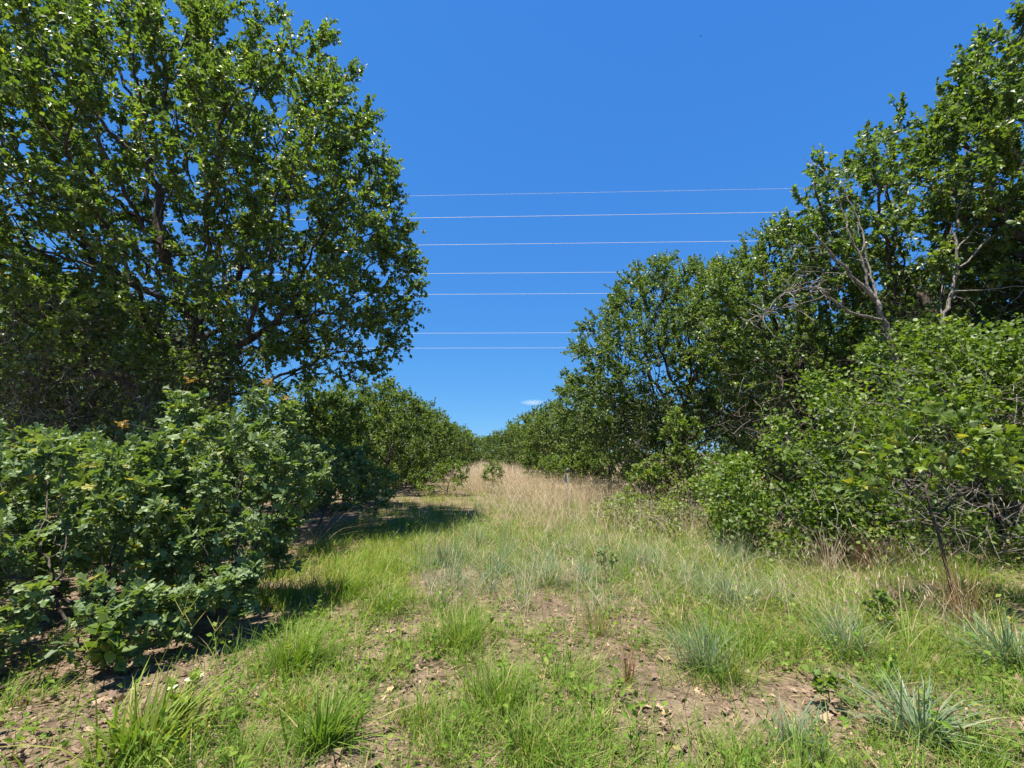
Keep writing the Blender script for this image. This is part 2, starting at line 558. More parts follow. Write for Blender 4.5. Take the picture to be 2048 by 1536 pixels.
def make_tree(name, seed, base, blobs, trunk, n_attr, step, dk, tip_r, trunk_r, leaf, twig_len, twig_per, leaf_per, leaf_size,
              mat, label, cat, group=None, sub_max=6, bare=0, bare_blobs=None, bare_len=.5, shell=.35, wig=.28, updir=.85, rnd=1.05,
              droop=.1, local=True, wood='bark', biased=(0, 0, .05), tintshift=0.0, extra_leaf_density=None):
    """builds empty > trunk, branches, crown (, dead_twigs); all geometry in coordinates relative to the base"""
    r = np.random.default_rng(seed)
    base = np.array([base[0], base[1], float(gz(base[0], base[1])) - 0.03])
    rel = lambda b: (b[0] - base[0], b[1] - base[1], b[2], *b[3:6])
    if not local: blobs = [rel(b) for b in blobs]; bare_blobs = [rel(b) for b in bare_blobs] if bare_blobs else None
    A = sample_blobs(r, blobs, n_attr, shell)
    A = A[A[:, 2] > .15]
    P, par = grow(r, A, trunk, step, dk, wig=wig, bias=biased)
    R, sub = radii(P, par, tip_r, rmax=trunk_r)
    # root flare
    R[0] *= 1.35
    root = thing(name, label, cat, tuple(base), group)
    thick = max(tip_r * 5, trunk_r * .45)
    limb_mesh(P, par, R, thick, 9, .4, seed).build("trunk", M[wood], root, smooth=True)
    limb_mesh(P, par, R, 0, thick, .45, seed + 1).build("branches", M[wood], root, smooth=True, kind="stuff")
    sel = np.nonzero(sub <= sub_max)[0]
    centre = np.average(np.array([b[:3] for b in blobs]), axis=0, weights=[b[3] * b[4] * b[5] for b in blobs])
    centre = centre - np.array([0, 0, .25 * np.mean([b[5] for b in blobs])])
    b0, m0, t0 = twig_clusters(r, P, sel, centre, twig_per, twig_len, tip_r)
    acc = Acc()
    PP = np.stack([b0, t0], 1)[::2]
    tubes(acc, PP, np.tile(np.array([[1, .35]]) * tip_r * .8, (len(PP), 1)), 3, r.uniform(.2, .6, len(PP)))
    acc.build("twigs", M[wood], root, kind="stuff")
    pos, D, Nn, s, t = leaves_on_twigs(r, b0, m0, t0, leaf_per, leaf_size, updir, rnd, droop)
    if extra_leaf_density is not None:
        k = r.uniform(size=len(pos)) < extra_leaf_density(pos)
        pos, D, Nn, s, t = pos[k], D[k], Nn[k], s[k], t[k]
    acc = Acc()
    put_leaves(acc, leaf, pos, D, Nn, s, np.clip(t + tintshift, 0, 1), r)
    acc.build("crown", M[mat], root, kind="stuff")
    if bare:
        acc = Acc()
        pts = sample_blobs(r, bare_blobs, bare, 0)
        pts = pts[pts[:, 2] > .1]
        tangle(r, acc, pts, bare_len, .006)
        acc.build("bare_twigs", M['twig'], root, kind="stuff")
    return root


NL = [0]

# ---- the big oak on the left
make_tree("oak_tree", 21, (-7.3, 9.6),
          [(-7.0, 9.6, 6.9, 4.6, 4.0, 4.3), (-4.9, 9.4, 7.1, 2.3, 2.2, 3.0), (-3.9, 9.6, 5.4, 1.9, 2.2, 2.3), (-5.6, 9.2, 9.4, 2.2, 2.2, 2.2),
           (-8.5, 9.2, 9.2, 3.2, 3.0, 3.2), (-10.2, 8.8, 6.8, 2.6, 2.8, 2.8), (-3.6, 9.4, 4.1, 1.4, 1.5, .9), (-7.5, 7.2, 6.6, 2.8, 1.8, 2.8),
           (-5.0, 8.4, 5.0, 1.8, 1.6, 1.6)],
          [(0, 0, 0), (.03, 0, .4), (.0, .05, .9), (.1, .0, 1.4), (.2, -.05, 1.9), (.35, 0, 2.4), (.45, .05, 2.9), (.5, 0, 3.4)],
          3400, .26, .42, .007, .21, L_SMALL, .52, 5, 25, .098, 'oak',
          "tall spreading oak on the left, crown cut by the frame, foliage glinting", "tree", local=False,
          bare=700, bare_blobs=[(-8.5, 9.0, 3.4, 3.0, 2.0, 1.6), (-5.5, 9.3, 4.0, 2, 1.6, 1.2)], bare_len=.7, sub_max=5, rnd=1.1)

# ---- right hand oaks
make_tree("oak_tree", 31, (6.3, 15.8),
          [(5.6, 15.5, 5.6, 2.6, 2.8, 2.9), (3.9, 15.2, 4.6, 2.2, 2.3, 2.2), (2.9, 15.2, 3.2, 1.6, 2.0, 1.5), (6.6, 15.4, 6.3, 1.9, 2.2, 2.0), (7.2, 15.6, 4.4, 2.2, 2.2, 2.3), (4.8, 14.8, 2.9, 2.2, 1.6, 1.3)],
          [(0, 0, 0), (-.05, 0, .5), (-.15, 0, 1.0), (-.3, -.05, 1.5), (-.45, 0, 2.0)],
          2100, .25, .38, .007, .17, L_SMALL, .48, 5, 30, .080, 'oak',
          "rounded oak on the right, left of the notch in the skyline, reaching toward the gap", "tree", local=False,
          bare=500, bare_blobs=[(4.0, 14.2, 2.6, 2.0, 1.2, 1.4), (6.5, 14.2, 2.5, 2.2, 1, 1.4)], bare_len=.8)
make_tree("oak_tree", 41, (8.0, 12.0),
          [(7.6, 11.9, 5.4, 2.4, 2.4, 2.5), (6.1, 11.6, 5.0, 1.5, 1.9, 1.6), (8.8, 11.8, 5.2, 2.0, 2.2, 2.2), (6.9, 11.2, 3.8, 1.8, 1.6, 1.4)],
          [(0, 0, 0), (.02, 0, .5), (-.05, .03, 1.0), (-.12, -.03, 1.5), (-.1, 0, 2.0)],
          1500, .24, .38, .007, .16, L_SMALL, .46, 5, 30, .078, 'oak',
          "dense oak on the right behind the pale dead branches, right of the skyline notch", "tree", local=False, tintshift=.06,
          bare=500, bare_blobs=[(6.8, 10.4, 2.6, 2.0, 1.0, 1.5)], bare_len=.8)
make_tree("oak_tree", 51, (9.9, 9.7),
          [(9.6, 9.8, 7.0, 2.2, 2.4, 2.6), (7.9, 9.6, 6.9, 1.5, 1.9, 1.8), (8.6, 9.7, 5.4, 1.5, 1.8, 1.4), (11.0, 9.8, 7.0, 2.2, 2.2, 2.6), (10.4, 10.6, 4.6, 2.2, 1.6, 1.6)],
          [(0, 0, 0), (-.03, 0, .5), (-.05, .03, 1.0), (-.1, -.03, 1.5), (-.15, 0, 2.0), (-.22, 0, 2.5), (-.35, 0, 3.0), (-.5, 0, 3.5), (-.65, 0, 4.0)],
          1300, .24, .40, .007, .15, L_SMALL, .48, 4, 20, .105, 'oak',
          "open crowned oak at the right with a leaning trunk behind the dead snag", "tree", local=False,
          bare=300, bare_blobs=[(9.5, 9.0, 4.2, 2.0, 1.0, 1.5)], bare_len=.8, sub_max=4)
make_tree("oak_tree", 61, (9.4, 7.9),
          [(10.3, 7.9, 7.6, 1.9, 2.0, 2.6), (9.2, 7.7, 7.2, 1.0, 1.4, 1.6), (10.6, 8.0, 5.6, 1.8, 1.8, 2.0), (9.6, 8.4, 4.0, 1.1, 1.0, 1.0)],
          [(0, 0, 0), (-.03, 0, .5), (0, .03, 1.0), (.03, -.03, 1.5), (.0, 0, 2.0), (.05, 0, 2.5), (.1, 0, 3.0), (.13, 0, 3.5), (.2, 0, 4.0), (.2, 0, 4.6), (.3, 0, 5.2)],
          1000, .23, .38, .007, .17, L_SMALL, .46, 5, 20, .105, 'oak',
          "tall oak with a straight dark trunk cut by the right edge of the picture", "tree", local=False)


# ------------------------------------------------------------------ tree line: three grown forms, copied
def copy_tree(o, label, loc, rz, sc3):
    c = o.copy(); COL.objects.link(c)
    c.location = loc; c.rotation_euler = (0, 0, rz); c.scale = sc3
    c["label"] = label
    for ch in o.children:
        k = ch.copy(); COL.objects.link(k); k.parent = c
    return c


def line_proto(seed, blobs, shift):
    return make_tree("oak_tree", seed, (0, 0), blobs, [(0, 0, 0), (.03, 0, .35), (0, .04, .7), (.05, 0, 1.1)],
                     560, .30, .45, .010, .10, L_SMALL, .46, 5, 16, .120, 'oakfar', "oak", "tree", "oaks of the tree line",
                     tintshift=shift, sub_max=6, shell=.5)


protos = [
    line_proto(71, [(0, 0, 2.9, 2.0, 2.0, 2.0), (1.0, .3, 2.2, 1.5, 1.5, 1.7), (-1.0, -.3, 2.0, 1.5, 1.6, 1.6), (0, -.8, 1.3, 1.7, 1.3, 1.1), (1.3, .6, .75, 1.0, 1.0, .75), (-1.3, .6, .75, 1.0, 1.0, .75), (1.2, -1.0, .7, .9, .9, .7), (-1.1, -1.1, .7, .9, .9, .7)], 0.02),
    line_proto(72, [(.2, 0, 3.2, 1.7, 1.8, 1.8), (-.9, .4, 2.4, 1.4, 1.4, 1.8), (.9, -.5, 1.9, 1.6, 1.5, 1.5), (-.4, -.7, 1.2, 1.6, 1.2, 1.0), (1.3, .6, .75, 1.0, 1.0, .75), (-1.3, .6, .75, 1.0, 1.0, .75), (1.2, -1.0, .7, .9, .9, .7), (-1.1, -1.1, .7, .9, .9, .7)], -.05),
    line_proto(73, [(-.2, 0, 2.7, 2.2, 1.9, 1.7), (1.2, .2, 2.6, 1.3, 1.4, 1.6), (-1.3, 0, 2.3, 1.3, 1.5, 1.6), (.2, -.8, 1.2, 1.8, 1.2, 1.0), (1.3, .6, .75, 1.0, 1.0, .75), (-1.3, .6, .75, 1.0, 1.0, .75), (1.2, -1.0, .7, .9, .9, .7), (-1.1, -1.1, .7, .9, .9, .7)], 0.08)]

ORD = ["nearest", "second", "third", "fourth", "fifth", "sixth", "seventh", "eighth", "ninth", "tenth", "eleventh", "twelfth"]
rt = np.random.default_rng(5)
used = [False, False, False]


def line_tree(k, x, y, h, wide, label):
    s = h / 4.9
    loc = (x, y, float(gz(x, y)) - .03)
    rz = rt.uniform(0, 6.28)
    if not used[k]:
        o = protos[k]; used[k] = True
        o.location = loc; o.rotation_euler = (0, 0, rz); o.scale = (s * wide, s * wide, s); o["label"] = label
    else:
        o = copy_tree(protos[k], label, loc, rz, (s * wide, s * wide, s))
    return o


left_row = [(-5.6, 14.0, 3.7, 1.05), (-4.9, 18.0, 4.3, .85), (-6.1, 21.5, 5.2, 1.0), (-5.6, 26.5, 5.0, .9), (-6.2, 32, 5.2, 1.0), (-6.4, 38.5, 5.0, 1.0),
            (-6.4, 45, 5.0, 1.05), (-5.9, 51, 4.6, 1.05)]
for i, (x, y, h, w) in enumerate(left_row):
    line_tree([2, 0, 1][i % 3], x, y, h, w, f"low bushy oak, {ORD[i]} along the left tree line from the camera")
right_row = [(4.4, 20.5, 4.8, .95), (3.3, 25.5, 5.2, .95), (2.7, 31, 5.0, 1.0), (2.2, 37, 5.2, 1.0), (1.5, 43, 4.9, 1.05), (.2, 49, 4.6, 1.05), (-1.4, 54, 4.2, 1.05)]
for i, (x, y, h, w) in enumerate(right_row):
    line_tree([0, 2, 1][i % 3], x, y, h, w, f"low bushy oak, {ORD[i]} along the right tree line beyond the rounded oak")
back_left = [(-10.5, 17, 4.8, 1.1), (-9.6, 22.5, 5.4, 1.0), (-13.5, 15, 7.4, 1.0), (-17.5, 17.5, 8.5, 1.0), (-12.5, 11.8, 6.8, .95), (-10.2, 28, 6.0, 1.0)]
bl_words = ["low oak showing between the big left oak's trunk and the tree line", "rounded oak behind the left tree line's second tree",
            "shaded oak behind the big left oak's trunk", "tall oak far back in the left woods", "shaded oak at the left edge behind the bare brush",
            "oak top rising behind the left tree line"]
for i, (x, y, h, w) in enumerate(back_left):
    line_tree(i % 3, x, y, h, w, bl_words[i])
back_right = [(10.5, 17.5, 6.4, .95), (13.5, 14.5, 7.5, 1.0), (13.2, 11.2, 7.4, .95), (14.5, 19, 8.0, 1.0), (12.2, 8.8, 6.6, .85)]
br_words = ["shaded oak behind the dense oak and the dead branches", "dark oak behind the open crowned right oak", "shaded oak low behind the leaning right trunk",
            "oak far back in the right woods", "dark leafy oak beside the straight trunk at the right edge"]
for i, (x, y, h, w) in enumerate(back_right):
    line_tree((i + 1) % 3, x, y, h, w, br_words[i])


# ------------------------------------------------------------------ distant woods that read as one mass
def lumpy(r, blobs, n_sub, sub_r, n_leaf, size, acc, tm, tint0=.45, up=.6, inner=.3):
    """leaves on many small lumps spread over the skin of big ellipsoids"""
    b = np.array(blobs, float)
    w = b[:, 3] * b[:, 5] + b[:, 3] * b[:, 4]; w /= w.sum()
    k = r.choice(len(b), n_sub, p=w)
    d = nrm(r.normal(size=(n_sub, 3)) + np.array([0, 0, .25]))
    c = b[k, :3] + d * b[k, 3:] * r.uniform(.72, 1.0, (n_sub, 1))
    rad = r.uniform(.6, 1.3, n_sub) * sub_r
    j = r.integers(0, n_sub, n_leaf)
    dd = nrm(r.normal(size=(n_leaf, 3)) + np.array([0, 0, .3]))
    p = c[j] + dd * (rad[j] * r.uniform(inner, 1.05, n_leaf))[:, None]
    keep = p[:, 2] > .05
    p, dd, j = p[keep], dd[keep], j[keep]
    n = len(p)
    D = nrm(dd + r.normal(0, .8, (n, 3)))
    Nn = nrm(dd * .7 + UP * up + r.normal(0, .6, (n, 3)))
    t = np.clip(tint0 + r.normal(0, .11, n_sub)[j] + r.normal(0, .15, n), 0, .96)
    put_leaves(acc, tm, p, D, Nn, r.uniform(.7, 1.25, n) * size, t, r)
    return c


r = np.random.default_rng(81)
acc = Acc()
bl = []
for i in range(46):
    y = r.uniform(58, 90); side = r.choice([-1, 1])
    edge = (-2.6 - .034 * y) if side < 0 else (2.4 - .074 * y)
    x = edge + side * r.uniform(2.5, 22)
    h = r.uniform(4.6, 6.2)
    bl.append((x, y, h * .5, 2.8, 2.6, h * .5))
for x in (-9, -7.2, -5.6, -4.4, -3.2, -2.0, -.5, 1.5, 3.5): bl.append((x, 58 + (x % 2) * 3, 1.9, 1.7, 1.6, 2.0 + .25 * math.sin(x * 3)))
lumpy(r, bl[:46], 700, .8, 22000, .36, acc, L_SMALL, .42)
lumpy(r, bl[46:], 260, .6, 14000, .24, acc, L_SMALL, .42)
tag(acc.build("distant_woods", M['oakfar']), "far green oak woods closing the end of the clearing", "woods", kind="stuff")
acc = Acc()
bl = []
for i in range(34):
    y = r.uniform(19, 60); x = -(y * .75 + r.uniform(1, 22)); h = r.uniform(6, 9); bl.append((x, y, h * .5, 2.8, 2.6, h * .5))
for i in range(30):
    y = r.uniform(23, 60); x = -(8.5 + r.uniform(0, y * .6)); h = r.uniform(4.2, 5.2); bl.append((x, y, h * .5, 2.6, 2.6, h * .5))
for i in range(34):
    y = r.uniform(15, 60); x = max(15, y * .72) + r.uniform(0, 22); h = r.uniform(6, 9); bl.append((x, y, h * .5, 2.8, 2.6, h * .5))
for i in range(26):
    y = r.uniform(27, 62); x = 7 - .05 * y + r.uniform(1, y * .5); h = r.uniform(4.2, 5.4); bl.append((x, y, h * .5, 2.6, 2.6, h * .5))
lumpy(r, bl, 1800, .9, 36000, .38, acc, L_SMALL, .40)
tag(acc.build("background_woods", M['oakfar']), "shaded oak woods standing behind the front trees on both sides", "woods", kind="stuff")


# ------------------------------------------------------------------ shrubs and saplings with single leaves
def leaf_variants(tm, mat, name, n=8, seed=0, tints=None):
    r = np.random.default_rng(seed)
    out = []
    for i in range(n):
        a = Acc()
        V, T = tm
        v = V.copy()
        v[:, 2] += r.normal(0, .16) * V[:, 1] ** 2 + r.normal(0, .25) * V[:, 0] ** 2 + r.normal(0, .1) * V[:, 0] * V[:, 1]
        v[:, 0] *= r.uniform(.85, 1.15)
        a.add(v, tris=T, tint=float(tints[i]) if tints is not None else float(np.clip(r.normal(.5, .2), 0, .97)))
        out.append(a.mesh(name, mat))
    return out


def place_leaf(me, parent, pos, X, Y, Z, s):
    o = bpy.data.objects.new("leaf", me)
    COL.objects.link(o)
    o.parent = parent
    m = Matrix(((X[0] * s, Y[0] * s, Z[0] * s, pos[0]), (X[1] * s, Y[1] * s, Z[1] * s, pos[1]), (X[2] * s, Y[2] * s, Z[2] * s, pos[2]), (0, 0, 0, 1)))
    o.matrix_local = m
    return o


SHRUB_LEAVES = leaf_variants(L_LOBED, M['shrub'], "leaf", 14, 1)
AMBER_LEAVES = leaf_variants(L_LOBED, M['amber'], "leaf", 5, 2, np.linspace(.1, .9, 5))
BLACKJACK_LEAVES = leaf_variants(L_MID, M['vine'], "leaf", 10, 3)


def make_shrub(name, seed, base, blobs, label, cat, n_attr=260, step=.085, dk=.14, leaf_size=.115, twig_len=.13, twig_per=2, leaf_per=6,
               n_single=300, tm=L_LIGHT, mat='shrub', variants=None, amber=(), trunk_r=.022, group=None, trunk=None, updir=1.0, rnd=.5):
    r = np.random.default_rng(seed)
    b = np.array([base[0], base[1], float(gz(*base)) - .02])
    rb = [(k[0] - b[0], k[1] - b[1], *k[2:6]) for k in blobs]
    A = sample_blobs(r, rb, n_attr, .45); A = A[A[:, 2] > .12]
    tk = trunk or [(0, 0, 0), (.01, 0, .1), (0, .01, .2), (.02, 0, .3)]
    P, par = grow(r, A, tk, step, dk, wig=.25, iters=70)
    R, sub = radii(P, par, .0028, rmax=trunk_r)
    root = thing(name, label, cat, tuple(b), group)
    limb_mesh(P, par, R, trunk_r * .5, 9, .4, seed).build("stem", M['bark'], root, smooth=True)
    limb_mesh(P, par, R, 0, trunk_r * .5, .45, seed).build("branches", M['bark'], root, smooth=True, kind="stuff")
    sel = np.nonzero(sub <= 4)[0]
    centre = np.average(np.array([k[:3] for k in rb]), axis=0, weights=[k[3] * k[4] * k[5] for k in rb]) - np.array([0, 0, .3])
    b0, m0, t0 = twig_clusters(r, P, sel, centre, twig_per, twig_len, .002, up=.5)
    acc = Acc()
    tubes(acc, np.stack([b0, t0], 1), np.tile(np.array([[1, .35]]) * .0022, (len(b0), 1)), 3, r.uniform(.3, .7, len(b0)))
    acc.build("twigs", M['bark'], root, kind="stuff")
    pos, D, Nn, s, t = leaves_on_twigs(r, b0, m0, t0, leaf_per, leaf_size, updir, rnd, .05)
    # the leaves nearest to the eye of someone standing in the clearing are objects of their own
    dist = np.linalg.norm(pos + b - np.array([0, 0, CAM_H]), axis=1)
    out = ((pos - centre) * nrm(np.array([0, 0, CAM_H]) - (b + centre))).sum(1)
    order = np.argsort(dist - .6 * out)
    one = order[:n_single]; rest = order[n_single:]
    X, Y, Z = leaf_frames(D, Nn)
    vv = variants or SHRUB_LEAVES
    for i in one:
        place_leaf(vv[r.integers(len(vv))], root, pos[i], X[i], Y[i], Z[i], float(s[i]))
    acc = Acc()
    put_leaves(acc, tm, pos[rest], D[rest], Nn[rest], s[rest], t[rest] + .04, r, curl=.18)
    acc.build("foliage", M[mat], root, kind="stuff")
    for (x, y, z, n) in amber:
        for k in range(n):
            d = nrm(np.array([[math.cos(k * 2.4), math.sin(k * 2.4), r.uniform(.1, .9)]]))
            Xa, Ya, Za = leaf_frames(d, nrm(np.array([[0, 0, 1.0]]) + r.normal(0, .35, (1, 3))))
            o = place_leaf(AMBER_LEAVES[r.integers(5)], root, (x - b[0], y - b[1], z - b[2] + .01 * k), Xa[0], Ya[0], Za[0], float(r.uniform(.06, .10)))
            o["label"] = "amber young leaf of the new growth"
        # the shoot that carries the amber leaves
        j = int(np.argmin(np.linalg.norm(P - (np.array([x, y, z]) - b), axis=1)))
        a2 = Acc()
        e = np.array([x, y, z]) - b
        tubes(a2, np.array([[P[j], (P[j] + e) / 2 + np.array([.01, 0, .02]), e + np.array([0, 0, .01 * n])]]), np.array([[.003, .0025, .002]]), 4)
        a2.build("shoot", M['bark'], root)
    return root


make_shrub("oak_shrub", 101, (-3.35, 3.85),
           [(-3.95, 4.05, 1.15, .85, .6, .55), (-3.7, 3.45, .62, .55, .35, .30), (-3.25, 4.1, 1.0, .45, .45, .6), (-4.3, 3.6, .85, .5, .4, .6), (-4.6, 4.4, 1.2, .6, .5, .6), (-3.6, 3.55, .40, .75, .35, .36), (-2.95, 3.6, .38, .40, .30, .34), (-4.3, 3.3, .5, .4, .3, .4), (-4.0, 2.95, .85, .45, .35, .5), (-3.7, 2.75, .5, .35, .3, .3)],
           "blue-green oak shrub at the far left foreground, leaves down to the ground", "shrub", n_attr=860, twig_per=4, leaf_size=.098, amber=[(-4.75, 4.3, 1.62, 5)])
make_shrub("oak_shrub", 102, (-2.62, 4.25),
           [(-2.85, 4.5, 1.25, .7, .55, .7), (-3.45, 4.7, 1.85, .24, .24, .42), (-2.55, 4.7, 1.85, .34, .3, .42), (-2.55, 4.2, .62, .36, .35, .45), (-2.55, 4.8, 1.2, .40, .4, .6), (-2.65, 4.1, .38, .5, .40, .34)],
           "taller oak shrub with two leafy spires and amber shoot tips, left foreground", "shrub", n_attr=760, twig_per=4, leaf_size=.095,
           amber=[(-3.42, 4.7, 2.32, 4), (-2.62, 4.75, 2.30, 6), (-2.35, 4.7, 2.12, 5), (-4.15, 4.8, 1.85, 7)])
make_shrub("oak_shrub", 103, (-3.5, 6.4),
           [(-3.7, 6.4, 1.2, .65, .6, .62), (-3.15, 6.9, 1.2, .42, .45, .45), (-3.4, 6.2, .6, .45, .45, .5), (-3.9, 6.0, .6, .5, .5, .5)],
           "oak shrub with sunlit top beside the arching dry stalks at the path's left", "shrub", n_attr=560, twig_per=4, n_single=250, leaf_size=.09)
make_shrub("oak_shrub", 104, (-3.8, 9.2),
           [(-3.9, 9.2, 1.05, 1.1, .9, .85), (-3.0, 9.5, .9, .6, .6, .6)],
           "shaded dark oak shrub where the tree's shadow falls across the path edge", "shrub", n_attr=480, step=.11, dk=.17, n_single=0, twig_per=3, tm=L_THREE, leaf_size=.10, leaf_per=8)
make_shrub("oak_shrub", 105, (-5.6, 6.4),
           [(-5.7, 6.4, 1.2, 1.3, .9, .75), (-6.8, 6.2, 1.2, .9, .8, .8), (-4.6, 6.6, 1.2, .7, .7, .7), (-5.5, 5.6, .6, 1.2, .6, .5), (-4.2, 5.4, .6, .8, .5, .5)],
           "wide oak shrub behind the front two at the left edge", "shrub", n_attr=700, step=.11, dk=.17, n_single=0, twig_per=3, tm=L_THREE, leaf_size=.10, leaf_per=8)

make_shrub("oak_shrub", 106, (-3.75, 4.85),
           [(-4.1, 4.9, .55, 1.1, .45, .5), (-3.1, 5.0, .5, .7, .4, .45), (-4.9, 4.6, .5, .6, .5, .45)],
           "low leafy oak growth filling in behind the two front shrubs' stems", "shrub", n_attr=360, step=.10, dk=.15, n_single=0, tm=L_THREE, leaf_size=.095, leaf_per=9, twig_per=3)

# small bushes in the clearing
mid = dict(step=.10, dk=.16, n_single=0, tm=L_MID, mat='vine', leaf_size=.085, leaf_per=8, twig_per=3, n_attr=240)
make_shrub("leafy_bush", 111, (-2.45, 17.4), [(-2.4, 17.4, .75, .75, .6, .6), (-3.2, 17.0, .45, .6, .5, .4), (-2.1, 17.4, .95, .5, .5, .45)],
           "small round green bush standing in the straw grass left of centre", "bush", **mid)
make_shrub("leafy_bush", 112, (-.75, 18.5), [(-.75, 18.5, .75, .45, .4, .5)], "small pale green sapling poking from straw grass near the centre", "bush", **mid)
make_shrub("leafy_bush", 113, (-4.2, 14.2), [(-4.2, 14.2, .6, .75, .6, .55), (-4.7, 14.4, .8, .5, .5, .6)], "light green bush at the foot of the left tree line", "bush", **mid)
make_shrub("leafy_bush", 114, (1.75, 20.0), [(1.75, 20, 1.0, .6, .5, .55)], "left of two bright bushes under the right tree line", "bush", **mid)
make_shrub("leafy_bush", 115, (2.65, 19.6), [(2.65, 19.6, 1.0, .6, .5, .55)], "right of two bright bushes under the right tree line", "bush", **mid)
make_shrub("leafy_bush", 116, (3.55, 12.0), [(3.55, 12.0, .75, .6, .5, .6), (3.1, 11.8, .5, .35, .35, .35)], "low yellow-green bush at the foot of the shaded right thicket", "bush", **mid)
make_shrub("oak_sapling", 117, (4.3, 11.6), [(4.3, 11.6, 1.7, .6, .5, 1.0), (4.5, 11.7, .9, .7, .6, .8), (4.2, 11.5, 2.4, .35, .35, .4)],
           "upright pale green oak sapling against the dark right thicket", "sapling", **mid)

# the sapling in front of the vines on the right
make_shrub("oak_sapling", 121, (4.35, 4.68),
           [(4.35, 4.75, 1.65, .85, .55, .42), (4.9, 4.8, 1.45, .5, .45, .35), (3.9, 4.7, 1.35, .45, .4, .3), (4.5, 4.8, 2.0, .4, .4, .3)],
           "slender oak sapling with broad bright leaves in front of the vine thicket", "sapling", n_attr=260, leaf_size=.112, twig_per=2, leaf_per=6,
           n_single=300, tm=L_MID, mat='vine', variants=BLACKJACK_LEAVES, trunk_r=.019, updir=.7, rnd=.7,
           trunk=[(0, 0, 0), (-.02, 0, .2), (-.03, .01, .4), (-.06, 0, .6), (-.08, 0, .8), (-.12, .01, 1.0), (-.13, 0, 1.15)])
make_shrub("oak_seedling", 122, G(1215, 1172), [(*G(1215, 1172), .27, .12, .10, .18)], "dark little oak seedling among blue-green bunchgrass near the centre", "seedling",
           n_attr=40, step=.05, dk=.07, leaf_size=.055, twig_len=.06, twig_per=2, leaf_per=5, n_single=0, tm=L_MID, mat='shrub', trunk_r=.006, trunk=[(0, 0, 0), (0, 0, .05), (.01, 0, .1)])
make_shrub("oak_seedling", 123, G(1775, 1285), [(*G(1775, 1285), .22, .16, .12, .14)], "small broad-leaved seedling with yellow-green top below the right sapling", "seedling",
           n_attr=40, step=.05, dk=.07, leaf_size=.07, twig_len=.06, twig_per=2, leaf_per=4, n_single=0, tm=L_MID, mat='vine', trunk_r=.006, trunk=[(0, 0, 0), (0, 0, .05), (.01, 0, .1)])
make_shrub("oak_seedling", 124, G(1660, 1440), [(*G(1660, 1440), .14, .10, .08, .09)], "bright seedling on bare litter at the lower right", "seedling",
           n_attr=24, step=.04, dk=.05, leaf_size=.055, twig_len=.04, twig_per=2, leaf_per=3, n_single=0, tm=L_ROUND, mat='vine', trunk_r=.004, trunk=[(0, 0, 0), (0, 0, .04), (.005, 0, .07)])
make_shrub("leafy_forb", 125, G(205, 1392), [(*G(205, 1392), .30, .10, .10, .16)], "upright light green weed under the far left shrub", "weed",
           n_attr=30, step=.05, dk=.06, leaf_size=.08, twig_len=.05, twig_per=2, leaf_per=3, n_single=0, tm=L_ROUND, mat='vine', trunk_r=.004, trunk=[(0, 0, 0), (0, 0, .08), (.01, 0, .16)])

# ------------------------------------------------------------------ vine thicket, brambles, bare brush
def thicket(name, seed, base, blobs, n_sub, sub_r, n_leaf, size, n_twig, twig_len, label, cat, tm=L_ROUND, mat='vine', tint0=.5, twig_blobs=None, inner=.3, tw_r=.006, wood='twig'):
    r = np.random.default_rng(seed)
    b = np.array([base[0], base[1], 0.0])
    root = thing(name, label, cat, (b[0], b[1], 0))
    rb = [(k[0] - b[0], k[1] - b[1], *k[2:6]) for k in blobs]
    acc = Acc()
    c = lumpy(r, rb, n_sub, sub_r, n_leaf, size, acc, tm, tint0, up=.7, inner=inner)
    acc.build("foliage", M[mat], root, kind="stuff")
    acc = Acc()
    tb = [(k[0] - b[0], k[1] - b[1], *k[2:6]) for k in (twig_blobs or blobs)]
    pts = sample_blobs(r, tb, n_twig, 0); pts = pts[pts[:, 2] > .03]
    tangle(r, acc, pts, twig_len, tw_r)
    acc.build("twigs", M[wood], root, kind="stuff")
    # stems from the ground up into the lumps
    acc = Acc()
    ii = r.choice(len(c), min(26, len(c)), replace=False)
    S = np.empty((len(ii), 6, 3))
    for k, i in enumerate(ii):
        e = c[i].copy(); s = np.array([e[0] * .6 + r.normal(0, .2), e[1] * .6 + r.normal(0, .2), -.02])
        for j in range(6):
            u = j / 5
            S[k, j] = s * (1 - u) + e * u + (np.array([r.normal(0, .07), r.normal(0, .07), .25 * math.sin(u * math.pi)]) if 0 < j < 5 else 0)
    tubes(acc, S, np.tile(np.linspace(.018, .006, 6)[None], (len(ii), 1)), 5, r.uniform(.3, .8, len(ii)))
    acc.build("stems", M['twig'], root, smooth=True, kind="stuff")
    return root


thicket("vine_thicket", 131, (6.4, 7.3),
        [(4.3, 7.2, 1.0, 1.0, .9, .8), (5.5, 7.3, 1.7, 1.2, 1.1, 1.35), (6.9, 7.2, 2.1, 1.4, 1.2, 1.55), (8.3, 7.2, 2.0, 1.5, 1.2, 1.6), (9.6, 7.0, 1.8, 1.3, 1.1, 1.5),
         (4.0, 6.9, .5, .9, .6, .5), (3.5, 7.4, .9, .5, .6, .6), (6.2, 6.5, .35, 1.6, .4, .3), (5.2, 6.7, 1.0, 1.0, .5, .5)],
        280, .33, 36000, .064, 900, .6, "vine covered thicket with pale bare twigs at the right, behind the sapling", "thicket",
        wood='dead', twig_blobs=[(5.2, 6.4, .7, 1.2, .7, .7), (6.6, 6.3, .8, 1.6, .7, .8), (8.0, 6.2, .9, 1.4, .7, .9), (4.3, 6.6, .6, .7, .5, .5), (6.0, 6.3, 1.9, 1.6, .5, .9), (8.2, 6.2, 2.2, 1.4, .5, 1.0), (4.6, 6.5, 1.2, .9, .5, .6)])
